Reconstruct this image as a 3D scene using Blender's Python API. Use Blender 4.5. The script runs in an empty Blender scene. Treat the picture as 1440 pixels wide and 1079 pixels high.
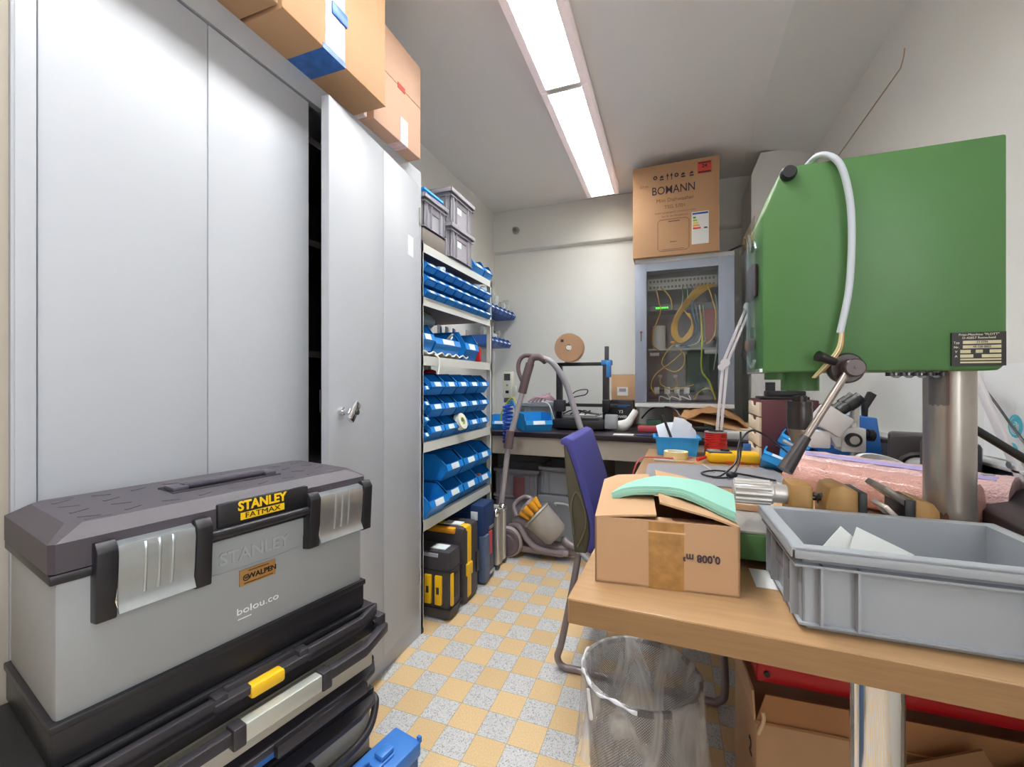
import bpy, bmesh, math, random
from mathutils import Vector, Matrix, Euler
random.seed(7)
PI = math.pi
SC = bpy.context.scene
COL = SC.collection

# ------------------------------------------------------------------ camera
cam_d = bpy.data.cameras.new('camera')
cam_d.sensor_width = 36.0
cam_d.lens = 36.0 * 604.0 / 1440.0
cam_d.clip_start = 0.02
cam = bpy.data.objects.new('camera', cam_d)
cam.location = (0, 0, 1.068)
cam.rotation_euler = (math.radians(90), 0, math.radians(20.38))
COL.objects.link(cam)
SC.camera = cam

# ------------------------------------------------------------------ world and exposure
W = bpy.data.worlds.new('world')
SC.world = W
W.use_nodes = True
W.node_tree.nodes['Background'].inputs[0].default_value = (0.9, 0.95, 1.0, 1)
W.node_tree.nodes['Background'].inputs[1].default_value = 1.0
SC.view_settings.view_transform = 'Standard'
SC.view_settings.look = 'None'
SC.view_settings.exposure = 0.22
SC.view_settings.gamma = 1.0
SC.view_settings.use_curve_mapping = False
TUBE_POWER = 44.0        # emission of the ceiling light diffusers
FILL_POWER = 14.0      # added fill light at the assumed window in the right wall, behind the camera

def area_light(name, loc, rot, sx, sy, power, col=(1, 1, 1)):
    l = bpy.data.lights.new(name, 'AREA')
    l.shape = 'RECTANGLE'; l.size = sx; l.size_y = sy; l.energy = power; l.color = col
    o = bpy.data.objects.new(name, l)
    o.location = loc; o.rotation_euler = rot
    COL.objects.link(o)
    return o
# added fill light, set inside added_window in the right wall behind the camera
area_light('added_fill_light', (0.80, -.51, 1.5), (0, math.radians(90), 0), 1.25, .74, FILL_POWER, (0.93, 0.97, 1.0))

# ------------------------------------------------------------------ materials
def S(h):
    h = h.lstrip('#')
    c = [int(h[i:i+2], 16) / 255 for i in (0, 2, 4)]
    return tuple(x / 12.92 if x <= .04045 else ((x + .055) / 1.055) ** 2.4 for x in c) + (1,)

MATS = {}
def mat(name, col, rough=.5, metal=0.0, var=0.0, vscale=8.0, bump=0.0, bscale=60.0, spec=.5, trans=0.0, alpha=1.0, emit=None, estr=0.0, coat=0.0):
    if name in MATS: return MATS[name]
    m = bpy.data.materials.new(name); m.use_nodes = True
    nt = m.node_tree; b = nt.nodes['Principled BSDF']
    c = S(col) if isinstance(col, str) else col
    b.inputs['Base Color'].default_value = c
    b.inputs['Roughness'].default_value = rough
    b.inputs['Metallic'].default_value = metal
    b.inputs['Specular IOR Level'].default_value = spec
    b.inputs['Transmission Weight'].default_value = trans
    b.inputs['Alpha'].default_value = alpha
    b.inputs['Coat Weight'].default_value = coat
    if emit:
        b.inputs['Emission Color'].default_value = S(emit); b.inputs['Emission Strength'].default_value = estr
    tc = nt.nodes.new('ShaderNodeTexCoord')
    if var > 0:
        n = nt.nodes.new('ShaderNodeTexNoise'); n.inputs['Scale'].default_value = vscale; n.inputs['Detail'].default_value = 5
        r = nt.nodes.new('ShaderNodeMapRange'); r.inputs[1].default_value = .3; r.inputs[2].default_value = .7
        r.inputs[3].default_value = 1 - var; r.inputs[4].default_value = 1 + var * .6
        mx = nt.nodes.new('ShaderNodeMix'); mx.data_type = 'RGBA'; mx.blend_type = 'MULTIPLY'; mx.inputs[0].default_value = 1
        mx.inputs[6].default_value = c
        nt.links.new(tc.outputs['Object'], n.inputs['Vector']); nt.links.new(n.outputs['Fac'], r.inputs[0])
        nt.links.new(r.outputs[0], mx.inputs[7]); nt.links.new(mx.outputs[2], b.inputs['Base Color'])
    if bump > 0:
        n2 = nt.nodes.new('ShaderNodeTexNoise'); n2.inputs['Scale'].default_value = bscale; n2.inputs['Detail'].default_value = 3
        bp = nt.nodes.new('ShaderNodeBump'); bp.inputs['Strength'].default_value = bump; bp.inputs['Distance'].default_value = .002
        nt.links.new(tc.outputs['Object'], n2.inputs['Vector']); nt.links.new(n2.outputs['Fac'], bp.inputs['Height'])
        nt.links.new(bp.outputs[0], b.inputs['Normal'])
    MATS[name] = m
    return m

def wood_mat(name, c1, c2, axis_scale=(1, 1, 1), rough=.4):
    m = bpy.data.materials.new(name); m.use_nodes = True
    nt = m.node_tree; b = nt.nodes['Principled BSDF']; b.inputs['Roughness'].default_value = rough
    tc = nt.nodes.new('ShaderNodeTexCoord'); mp = nt.nodes.new('ShaderNodeMapping'); mp.inputs['Scale'].default_value = axis_scale
    n = nt.nodes.new('ShaderNodeTexNoise'); n.inputs['Scale'].default_value = 6; n.inputs['Detail'].default_value = 8; n.inputs['Roughness'].default_value = .65
    cr = nt.nodes.new('ShaderNodeValToRGB'); cr.color_ramp.elements[0].position = .3; cr.color_ramp.elements[1].position = .7
    cr.color_ramp.elements[0].color = S(c1); cr.color_ramp.elements[1].color = S(c2)
    L = nt.links.new
    L(tc.outputs['Object'], mp.inputs[0]); L(mp.outputs[0], n.inputs['Vector']); L(n.outputs['Fac'], cr.inputs[0]); L(cr.outputs[0], b.inputs['Base Color'])
    MATS[name] = m
    return m

def floor_mat():
    m = bpy.data.materials.new('checkered_floor_tiles'); m.use_nodes = True
    nt = m.node_tree; b = nt.nodes['Principled BSDF']; N = nt.nodes.new; L = nt.links.new
    b.inputs['Roughness'].default_value = .38
    tc = N('ShaderNodeTexCoord')
    mp = N('ShaderNodeMapping'); mp.inputs['Location'].default_value = (8.583 + 40, -12.871 + 40, 0); mp.inputs['Scale'].default_value = (10, 10, 10)
    L(tc.outputs['Object'], mp.inputs[0])
    sep = N('ShaderNodeSeparateXYZ'); L(mp.outputs[0], sep.inputs[0])
    def mth(op, a, bb=None, v=None):
        x = N('ShaderNodeMath'); x.operation = op
        L(a, x.inputs[0])
        if bb is not None: L(bb, x.inputs[1])
        if v is not None: x.inputs[1].default_value = v
        return x.outputs[0]
    fx, fy = mth('FLOOR', sep.outputs[0]), mth('FLOOR', sep.outputs[1])
    par = mth('MODULO', mth('ADD', fx, fy), v=2.0)
    gx, gy = mth('FRACT', sep.outputs[0]), mth('FRACT', sep.outputs[1])
    def edge(g): return mth('MINIMUM', g, mth('MULTIPLY_ADD', g, v=-1.0))
    def inv(g):
        x = N('ShaderNodeMath'); x.operation = 'SUBTRACT'; x.inputs[0].default_value = 1; L(g, x.inputs[1]); return x.outputs[0]
    ed = mth('MINIMUM', mth('MINIMUM', gx, inv(gx)), mth('MINIMUM', gy, inv(gy)))
    grout = mth('LESS_THAN', ed, v=.009)
    # speckles
    v = N('ShaderNodeTexVoronoi'); v.inputs['Scale'].default_value = 330; L(tc.outputs['Object'], v.inputs['Vector'])
    n = N('ShaderNodeTexNoise'); n.inputs['Scale'].default_value = 210; n.inputs['Detail'].default_value = 5; L(tc.outputs['Object'], n.inputs['Vector'])
    cg = N('ShaderNodeValToRGB'); L(v.outputs['Color'], cg.inputs[0])
    e = cg.color_ramp.elements; e[0].position = .10; e[0].color = S('#8e8d8d'); e[1].position = .38; e[1].color = S('#cccbcb')
    x = e.new(.85); x.color = S('#d7d6d6')
    cy = N('ShaderNodeValToRGB'); L(n.outputs['Fac'], cy.inputs[0])
    e = cy.color_ramp.elements; e[0].position = .3; e[0].color = S('#d6b37f'); e[1].position = .7; e[1].color = S('#e3c79b')
    mx = N('ShaderNodeMix'); mx.data_type = 'RGBA'; L(par, mx.inputs[0]); L(cg.outputs[0], mx.inputs[6]); L(cy.outputs[0], mx.inputs[7])
    # tone per tile
    cmb = N('ShaderNodeCombineXYZ'); L(fx, cmb.inputs[0]); L(fy, cmb.inputs[1])
    wn = N('ShaderNodeTexWhiteNoise'); wn.noise_dimensions = '2D'; L(cmb.outputs[0], wn.inputs['Vector'])
    mr = N('ShaderNodeMapRange'); mr.inputs[3].default_value = .93; mr.inputs[4].default_value = 1.03; L(wn.outputs['Value'], mr.inputs[0])
    mu = N('ShaderNodeMix'); mu.data_type = 'RGBA'; mu.blend_type = 'MULTIPLY'; mu.inputs[0].default_value = 1; L(mx.outputs[2], mu.inputs[6]); L(mr.outputs[0], mu.inputs[7])
    gm = N('ShaderNodeMix'); gm.data_type = 'RGBA'; L(grout, gm.inputs[0]); L(mu.outputs[2], gm.inputs[6]); gm.inputs[7].default_value = S('#a89a80')
    L(gm.outputs[2], b.inputs['Base Color'])
    return m

def glass_mat(name, tint='#ffffff', refl=.12, rough=.03):
    m = bpy.data.materials.new(name); m.use_nodes = True
    nt = m.node_tree; nt.nodes.clear(); N = nt.nodes.new; L = nt.links.new
    o = N('ShaderNodeOutputMaterial'); t = N('ShaderNodeBsdfTransparent'); g = N('ShaderNodeBsdfGlossy'); mx = N('ShaderNodeMixShader')
    t.inputs[0].default_value = S(tint); g.inputs['Roughness'].default_value = rough
    f = N('ShaderNodeLayerWeight'); f.inputs[0].default_value = .25
    mr = N('ShaderNodeMapRange'); mr.inputs[3].default_value = refl * .5; mr.inputs[4].default_value = min(1, refl * 5)
    L(f.outputs['Fresnel'], mr.inputs[0]); L(mr.outputs[0], mx.inputs[0]); L(t.outputs[0], mx.inputs[1]); L(g.outputs[0], mx.inputs[2]); L(mx.outputs[0], o.inputs[0])
    MATS[name] = m
    return m

def film_mat(name, col, opac):
    """thin cloudy plastic film: part clear, part white"""
    m = bpy.data.materials.new(name); m.use_nodes = True
    nt = m.node_tree; nt.nodes.clear(); N = nt.nodes.new; L = nt.links.new
    o = N('ShaderNodeOutputMaterial'); t = N('ShaderNodeBsdfTransparent'); p = N('ShaderNodeBsdfPrincipled'); mx = N('ShaderNodeMixShader')
    p.inputs['Base Color'].default_value = S(col); p.inputs['Roughness'].default_value = .25
    n = N('ShaderNodeTexNoise'); n.inputs['Scale'].default_value = 14; n.inputs['Detail'].default_value = 4; n.inputs['Distortion'].default_value = 1.5
    tc = N('ShaderNodeTexCoord'); mp = N('ShaderNodeMapping'); mp.inputs['Scale'].default_value = (1, 1, .3)
    mr = N('ShaderNodeMapRange'); mr.inputs[1].default_value = .35; mr.inputs[2].default_value = .7; mr.inputs[3].default_value = opac * .5; mr.inputs[4].default_value = min(1, opac * 1.7)
    L(tc.outputs['Object'], mp.inputs[0]); L(mp.outputs[0], n.inputs['Vector']); L(n.outputs['Fac'], mr.inputs[0])
    L(mr.outputs[0], mx.inputs[0]); L(t.outputs[0], mx.inputs[1]); L(p.outputs[0], mx.inputs[2]); L(mx.outputs[0], o.inputs[0])
    MATS[name] = m
    return m

def mesh_mat(name, col, scale, thick):
    """fine woven wire: square holes cut by a procedural grid on the wall's own angle/height coordinates"""
    m = bpy.data.materials.new(name); m.use_nodes = True
    nt = m.node_tree; nt.nodes.clear(); N = nt.nodes.new; L = nt.links.new
    o = N('ShaderNodeOutputMaterial'); t = N('ShaderNodeBsdfTransparent'); p = N('ShaderNodeBsdfPrincipled'); mx = N('ShaderNodeMixShader')
    p.inputs['Base Color'].default_value = S(col); p.inputs['Roughness'].default_value = .4; p.inputs['Metallic'].default_value = .6
    uv = N('ShaderNodeUVMap'); uv.uv_map = 'UVMap'
    mp = N('ShaderNodeMapping'); mp.inputs['Scale'].default_value = (scale, scale, 1); mp.inputs['Rotation'].default_value = (0, 0, PI / 4)
    sp = N('ShaderNodeSeparateXYZ'); L(uv.outputs[0], mp.inputs[0]); L(mp.outputs[0], sp.inputs[0])
    def lt(s):
        f = N('ShaderNodeMath'); f.operation = 'FRACT'; L(s, f.inputs[0]); q = N('ShaderNodeMath'); q.operation = 'LESS_THAN'; L(f.outputs[0], q.inputs[0]); q.inputs[1].default_value = thick; return q.outputs[0]
    a = N('ShaderNodeMath'); a.operation = 'MAXIMUM'; L(lt(sp.outputs[0]), a.inputs[0]); L(lt(sp.outputs[1]), a.inputs[1])
    L(a.outputs[0], mx.inputs[0]); L(t.outputs[0], mx.inputs[1]); L(p.outputs[0], mx.inputs[2]); L(mx.outputs[0], o.inputs[0])
    MATS[name] = m
    return m

# ------------------------------------------------------------------ mesh builder
class MB:
    def __init__(s): s.b = bmesh.new()
    def box(s, x0, x1, y0, y1, z0, z1, bev=0.0, seg=2, M=None):
        v = [s.b.verts.new((x, y, z)) for x in (x0, x1) for y in (y0, y1) for z in (z0, z1)]
        fs = [s.b.faces.new([v[i] for i in q]) for q in ((0, 1, 3, 2), (4, 6, 7, 5), (0, 4, 5, 1), (2, 3, 7, 6), (0, 2, 6, 4), (1, 5, 7, 3))]
        vs = set(v)
        if bev > 0:
            es = list({e for f in fs for e in f.edges})
            r = bmesh.ops.bevel(s.b, geom=es, offset=bev, segments=seg, affect='EDGES', profile=.5, clamp_overlap=True)
            vs = {q for q in vs if q.is_valid} | set(r['verts'])
        if M is not None: bmesh.ops.transform(s.b, matrix=M, verts=list(vs))
        return s
    def prism(s, poly, axis, a0, a1, M=None, bev=0.0):
        """poly: 2D points; axis 'x': (y,z), 'y': (x,z), 'z': (x,y)"""
        def P(p, a):
            return {'x': (a, p[0], p[1]), 'y': (p[0], a, p[1]), 'z': (p[0], p[1], a)}[axis]
        A = [s.b.verts.new(P(p, a0)) for p in poly]; B = [s.b.verts.new(P(p, a1)) for p in poly]
        n = len(poly)
        fs = [s.b.faces.new(A), s.b.faces.new(list(reversed(B)))]
        for i in range(n): fs.append(s.b.faces.new((A[i], B[i], B[(i + 1) % n], A[(i + 1) % n])))
        bmesh.ops.recalc_face_normals(s.b, faces=fs)
        vs = set(A + B)
        if bev > 0:
            es = list({e for f in fs for e in f.edges})
            r = bmesh.ops.bevel(s.b, geom=es, offset=bev, segments=2, affect='EDGES', profile=.5, clamp_overlap=True)
            vs = {q for q in vs if q.is_valid} | set(r['verts'])
        if M is not None: bmesh.ops.transform(s.b, matrix=M, verts=list(vs))
        return s
    def cyl(s, p0, p1, r0, r1=None, n=24, cap=True):
        p0, p1 = Vector(p0), Vector(p1); r1 = r0 if r1 is None else r1
        d = (p1 - p0).normalized(); a = d.orthogonal().normalized(); c = d.cross(a)
        R = []
        for p, r in ((p0, r0), (p1, r1)):
            R.append([s.b.verts.new(p + a * r * math.cos(2 * PI * k / n) + c * r * math.sin(2 * PI * k / n)) for k in range(n)])
        for k in range(n): s.b.faces.new((R[0][k], R[0][(k + 1) % n], R[1][(k + 1) % n], R[1][k]))
        if cap: s.b.faces.new(list(reversed(R[0]))); s.b.faces.new(R[1])
        return s
    def tube(s, pts, r, n=8, sub=6, closed=False):
        P = smooth(pts, sub, closed) if sub > 1 else [Vector(p) for p in pts]
        m = len(P); rings = []
        t0 = (P[1] - P[0]).normalized(); a = t0.orthogonal().normalized()
        for i in range(m):
            if closed: t = (P[(i + 1) % m] - P[i - 1]).normalized()
            else: t = (P[min(i + 1, m - 1)] - P[max(i - 1, 0)]).normalized()
            a = (a - t * a.dot(t)).normalized(); c = t.cross(a)
            rr = r(i / (m - 1)) if callable(r) else r
            rings.append([s.b.verts.new(P[i] + a * rr * math.cos(2 * PI * k / n) + c * rr * math.sin(2 * PI * k / n)) for k in range(n)])
        for i in range(m if closed else m - 1):
            A, B = rings[i], rings[(i + 1) % m]
            for k in range(n): s.b.faces.new((A[k], A[(k + 1) % n], B[(k + 1) % n], B[k]))
        if not closed: s.b.faces.new(list(reversed(rings[0]))); s.b.faces.new(rings[-1])
        return s
    def lathe(s, prof, n=32, M=None, close=False):
        """prof: (radius, z) list spun about z"""
        R = []; vs = []
        for r, z in prof:
            if r < 1e-6: ring = [s.b.verts.new((0, 0, z))] * n
            else: ring = [s.b.verts.new((r * math.cos(2 * PI * k / n), r * math.sin(2 * PI * k / n), z)) for k in range(n)]
            R.append(ring); vs += list(set(ring))
        Q = list(zip(R, R[1:])) + ([(R[-1], R[0])] if close else [])
        for A, B in Q:
            for k in range(n):
                f = []
                for q in (A[k], A[(k + 1) % n], B[(k + 1) % n], B[k]):
                    if q not in f: f.append(q)
                if len(f) > 2:
                    try: s.b.faces.new(f)
                    except ValueError: pass
        if M is not None: bmesh.ops.transform(s.b, matrix=M, verts=vs)
        return s
    def ball(s, c, r, sc=(1, 1, 1), n=16):
        bmesh.ops.create_uvsphere(s.b, u_segments=n, v_segments=max(6, n // 2), radius=r, matrix=Matrix.Translation(c) @ Matrix.Diagonal((*sc, 1)))
        return s
    def grid(s, pts, thick=0.0):
        """pts: rows of 3D points -> quad sheet, optionally thickened downwards along its normal"""
        V = [[s.b.verts.new(p) for p in row] for row in pts]
        fs = []
        for i in range(len(V) - 1):
            for j in range(len(V[0]) - 1):
                fs.append(s.b.faces.new((V[i][j], V[i][j + 1], V[i + 1][j + 1], V[i + 1][j])))
        if thick: 
            bmesh.ops.recalc_face_normals(s.b, faces=fs)
            bmesh.ops.solidify(s.b, geom=fs, thickness=thick)
        return s
    def build(s, name, m, parent=None, loc=None, rot=None, ang=40, recalc=True):
        if recalc: bmesh.ops.recalc_face_normals(s.b, faces=s.b.faces[:])
        me = bpy.data.meshes.new(name); s.b.to_mesh(me); s.b.free()
        for p in me.polygons: p.use_smooth = True
        me.set_sharp_from_angle(angle=math.radians(ang))
        me.materials.append(m)
        o = bpy.data.objects.new(name, me); COL.objects.link(o)
        if parent: o.parent = parent
        if loc is not None: o.location = loc
        if rot is not None: o.rotation_euler = rot
        return o

def smooth(pts, sub, closed=False):
    P = [Vector(p) for p in pts]; n = len(P); out = []
    if n < 3 and not closed: return [P[0].lerp(P[-1], k / sub) for k in range(sub + 1)] if n == 2 else P
    for i in range(n if closed else n - 1):
        if closed: a, b, c, d = P[i - 1], P[i], P[(i + 1) % n], P[(i + 2) % n]
        else: a, b, c, d = P[max(i - 1, 0)], P[i], P[i + 1], P[min(i + 2, n - 1)]
        for k in range(sub):
            t = k / sub
            out.append(.5 * ((2 * b) + (c - a) * t + (2 * a - 5 * b + 4 * c - d) * t * t + (3 * b - a - 3 * c + d) * t ** 3))
    if not closed: out.append(P[-1])
    return out

def tag(o, label, cat, group=None, kind=None):
    if label: o['label'] = label
    if cat: o['category'] = cat
    if group: o['group'] = group
    if kind: o['kind'] = kind
    return o
def thing(name, label, cat, loc=(0, 0, 0), rz=0.0, group=None, rot=None):
    o = bpy.data.objects.new(name, None); COL.objects.link(o)
    o.empty_display_size = .05
    o.location = loc; o.rotation_euler = rot if rot else (0, 0, rz)
    return tag(o, label, cat, group)
def struct(name, mb, m, ang=40):
    o = mb.build(name, m, ang=ang); o['kind'] = 'structure'; return o
def kids(o): return [c for c in COL.objects if c.parent == o]
def dup(root, loc, rz=0.0, label=None, group=None, rot=None):
    r = root.copy(); COL.objects.link(r); r.location = loc; r.rotation_euler = rot if rot else (0, 0, rz)
    if label: r['label'] = label
    if group: r['group'] = group
    for ch in kids(root):
        c = ch.copy(); COL.objects.link(c); c.parent = r
        for g in kids(ch):
            d = g.copy(); COL.objects.link(d); d.parent = c
    return r
def T(x, y, z): return Matrix.Translation((x, y, z))
def RX(a): return Matrix.Rotation(a, 4, 'X')
def RY(a): return Matrix.Rotation(a, 4, 'Y')
def RZ(a): return Matrix.Rotation(a, 4, 'Z')

def text(name, body, size, m, parent, loc, rot, depth=.0006, bold=0.0, align='CENTER', sx=1.0, shear=0.0, space=1.0):
    c = bpy.data.curves.new(name, 'FONT'); c.body = body; c.size = size; c.extrude = depth; c.offset = bold
    c.align_x = align; c.align_y = 'CENTER'; c.shear = shear; c.space_character = space; c.resolution_u = 3
    t = bpy.data.objects.new(name + '_curve', c); COL.objects.link(t)
    bpy.context.view_layer.update()
    dg = bpy.context.evaluated_depsgraph_get()
    me = bpy.data.meshes.new_from_object(t.evaluated_get(dg))
    bpy.data.objects.remove(t); bpy.data.curves.remove(c)
    me.name = name; me.materials.clear(); me.materials.append(m)
    o = bpy.data.objects.new(name, me); COL.objects.link(o)
    o.parent = parent; o.location = loc; o.rotation_euler = rot; o.scale = (sx, 1, 1)
    return o
FACE_NY = (PI / 2, 0, 0)           # lettering facing -Y
FACE_PX = (PI / 2, 0, PI / 2)      # lettering facing +X

M_wall = mat('white_wall_paint', '#e8e9e5', .7, var=.03, vscale=1.5, bump=.15, bscale=90)
M_ceil = mat('ceiling_paint', '#f0eeec', .8, var=.03, vscale=1.0, bump=.1, bscale=60)
M_beige = mat('beige_wall_paint', '#aea698', .7, var=.03, vscale=2)
M_floor = floor_mat()
M_cab = mat('light_grey_steel_paint', '#b4b7bd', .38, bump=.05, bscale=500)
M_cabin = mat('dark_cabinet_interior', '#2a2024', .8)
M_shelf = mat('shelf_grey_paint', '#d3d5cf', .4)
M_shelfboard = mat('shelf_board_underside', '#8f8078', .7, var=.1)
M_card = mat('cardboard', '#bd9772', .8, var=.05, vscale=6, bump=.05, bscale=200)
M_card2 = mat('pinkish_cardboard', '#c9a48d', .8, var=.05, vscale=6)
M_cardd = mat('brown_cardboard_edge', '#a87a50', .85, var=.08, vscale=10)
M_bluebin = mat('blue_bin_plastic', '#1b80d2', .35, spec=.5)
M_bluecrate = mat('sky_blue_plastic', '#2e9be0', .35)
M_label = mat('white_label_paper', '#e6eef2', .6)
M_crate = mat('grey_crate_plastic', '#a3a6ab', .45, bump=.03, bscale=300)
M_crated = mat('dusty_grey_crate_plastic', '#a09ea6', .5)
M_black = mat('black_plastic', '#1b1a1d', .4, bump=.05, bscale=400)
M_blacks = mat('satin_black_plastic', '#2a292d', .35)
M_char = mat('charcoal_plastic', '#43404a', .5, bump=.08, bscale=400)
M_silver = mat('galvanized_steel', '#c5ccd0', .3, metal=.85, var=.08, vscale=40)
M_alu = mat('brushed_aluminium', '#c9c6c0', .32, metal=.8)
M_chrome = mat('chrome', '#e4e4e4', .08, metal=1.0)
M_yellow = mat('yellow_plastic', '#f2bd16', .4)
M_white = mat('white_plastic', '#e9e9e6', .4)
M_red = mat('red_plastic', '#c3121a', .4)
M_green = mat('green_machine_enamel', '#4d7a44', .42, var=.03, vscale=3, bump=.04, bscale=250)

# =================================================================== ROOM
XL, XR, YB, YF, ZC = -1.46, 0.82, 3.50, -1.0, 2.56
struct('floor', MB().box(XL - .1, XR + .1, YF - .1, YB + .1, -.05, 0), M_floor)
struct('ceiling', MB().box(XL - .1, XR + .1, YF - .1, YB + .1, ZC, ZC + .05), M_ceil)
struct('wall_left', MB().box(XL - .1, XL, YF - .1, YB + .1, 0, ZC), M_wall)
struct('wall_back', MB().box(XL, XR, YB, YB + .1, 0, ZC), M_wall)
# thicker upper band of the back wall with a soft lower edge
struct('trim_1', MB().prism([(YB, 2.195), (YB - .035, 2.215), (YB - .035, ZC), (YB, ZC)], 'x', XL, XR, bev=.006), M_wall)
struct('wall_right', MB().box(XR, XR + .1, -.08, YB + .1, 0, ZC).box(XR, XR + .1, YF - .1, -.92, 0, ZC).box(XR, XR + .1, -.92, -.08, 0, .85).box(XR, XR + .1, -.92, -.08, 2.15, ZC), M_wall)
# front wall behind the camera; assumed window in the right wall, added for fill light
struct('wall_front', MB().box(XL, XR, YF - .1, YF, 0, ZC), M_wall)
struct('added_bounce_door', MB().box(-1.0, -.06, YF, YF + .035, 0, 2.05, bev=.004), mat('red_brown_bounce', '#7d4038', .5))  # unseen door added to bounce red-brown light onto the toolbox end
wf = MB()
for y in (-.92, -.53, -.14): wf.box(XR + .02, XR + .07, y, y + .06, .85, 2.15)
for z in (.85, 2.09): wf.box(XR + .02, XR + .07, -.92, -.08, z, z + .06)
struct('added_window', wf, M_white)
# beige wall stub at the left of the cabinet
struct('trim_2', MB().box(XL, -1.005, YF, .3675, 0, ZC), M_beige)
# sloping ceiling edge along the right wall
cv = [(.45, ZC)] + [(.45 + .37 * t, ZC - .035 * t - .05 * t * t) for t in (.25, .5, .75, 1.0)] + [(XR, ZC)]
struct('trim_3', MB().prism(cv, 'y', YF, YB), M_wall, ang=20)
# pilaster in the back right corner with a shallow moulding
struct('trim_4', MB().box(.477, XR, 3.10, YB, 0, 2.40).prism([(.477, 2.40), (XR, 2.40), (XR, 2.53), (.53, 2.53)], 'y', 3.10, YB), M_wall)
struct('trim_5', MB().box(.455, .477, 3.08, 3.45, 1.985, 2.03, bev=.006).box(.455, XR, 3.08, 3.10, 1.985, 2.03, bev=.006), M_wall)
# crack line and cable trunking on the right wall
struct('trim_6', MB().tube([(XR - .002, 2.05, 2.27), (XR - .002, 2.4, 2.265), (XR - .002, 2.72, 2.26)], .0025, n=6).tube([(XR - .002, 2.02, 2.325), (XR - .002, 2.025, 2.30), (XR - .002, 2.05, 2.27)], .002, n=6), mat('crack_shadow', '#b9a48c', .9))

# =================================================================== CEILING LIGHT
def louvre_panel_mat():
    m = bpy.data.materials.new('lamp_diffuser_glow'); m.use_nodes = True
    nt = m.node_tree; b = nt.nodes['Principled BSDF']
    b.inputs['Base Color'].default_value = (.9, .9, .9, 1)
    b.inputs['Emission Color'].default_value = (.95, .975, 1.0, 1); b.inputs['Emission Strength'].default_value = TUBE_POWER
    return m
M_glow = louvre_panel_mat()
M_opal = mat('opal_lamp_side', '#efe2e2', .4, emit='#ffe6e6', estr=.2)
M_louvre = mat('louvre_blades', '#cfccc0', .4)
M_housing = mat('lamp_housing_white', '#e9e4e0', .45)
def ceiling_lamp(y0, y1, label):
    t = thing('ceiling_lamp', label, 'light', (-.485, (y0 + y1) / 2, ZC), 0, 'fluorescent ceiling lights')
    h = (y1 - y0) / 2
    m = MB()
    m.box(-.115, .115, -h, h, -.02, 0)
    for s in (-1, 1): MB().box(min(s * .115, s * .082), max(s * .115, s * .082), -h, h, -.08, -.02, bev=.003).build('opal_side', M_opal, t)
    m.box(-.082, .082, -h, -h + .012, -.08, -.02); m.box(-.082, .082, h - .012, h, -.08, -.02)
    m.build('housing', M_housing, t)
    MB().box(-.08, .08, -h + .014, h - .014, -.066, -.06).build('diffuser', M_glow, t)
    lv = MB(); n = int((y1 - y0) / .026)
    for k in range(n + 1):
        y = -h + .012 + (2 * h - .024) * k / n
        lv.box(-.081, .081, y - .002, y + .002, -.08, -.067)
    for x in (-.04, 0, .04): lv.box(x - .001, x + .001, -h + .012, h - .012, -.08, -.067)
    lv.build('louvre', M_louvre, t)
    return t
ceiling_lamp(2.02, 3.27, 'white louvred ceiling light nearest the back wall')
ceiling_lamp(.76, 2.01, 'white louvred ceiling light nearer the camera, cut by the top of the photo')
ceiling_lamp(-.50, .75, 'added white louvred ceiling light behind the camera, unseen')  # extra unseen lamp, added to even out the brightness

# capped pipe stub high on the back wall
t = thing('pipe_stub', 'small grey capped pipe stub sticking out of the back wall', 'pipe', (-1.25, YB - .035, 2.378))
MB().lathe([(0, 0), (.032, 0), (.032, .006), (.022, .008), (.022, .03), (0, .03)], 16, RX(PI / 2)).build('flange', mat('plaster_grey', '#b5b0a8', .8), t)
MB().lathe([(0, .03), (.016, .03), (.016, .05), (.01, .055), (0, .055)], 10, RX(PI / 2)).build('cap', mat('dull_grey_metal', '#8c8783', .5, metal=.4), t)

# =================================================================== STEEL CABINET
XC = -1.0
t = thing('steel_cabinet', 'tall light grey steel cupboard with two doors, right door ajar', 'cabinet', (0, 0, 0))
c = MB()
c.box(-1.445, XC, .368, .392, 0, 1.967); c.box(-1.445, XC, 1.556, 1.58, 0, 1.967)
c.box(-1.445, -1.43, .392, 1.556, 0, 1.967); c.box(-1.43, XC, .392, 1.556, 1.945, 1.967)
c.box(-1.022, XC, .392, 1.556, 1.903, 1.945); c.box(-1.03, XC + .0, .392, 1.556, 0, .09)
c.box(-1.43, -1.03, .392, 1.556, .08, .10)
c.build('carcass', M_cab, t)
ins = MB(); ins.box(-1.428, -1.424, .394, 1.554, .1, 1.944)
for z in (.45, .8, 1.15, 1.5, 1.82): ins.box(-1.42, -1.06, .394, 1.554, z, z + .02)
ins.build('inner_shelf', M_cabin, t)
ldr = MB()
ldr.box(-1.016, -1.006, .402, .686, .095, 1.90, bev=.002); ldr.box(-1.016, -1.006, .688, .982, .095, 1.90, bev=.002)
ldr.box(-1.03, -1.012, .402, .982, .095, 1.90)
ldr.build('door', M_cab, t)
post = MB().box(-1.004, -.998, .372, .398, 0, 1.967, bev=.002); post.build('door_frame', M_cab, t)
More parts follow.
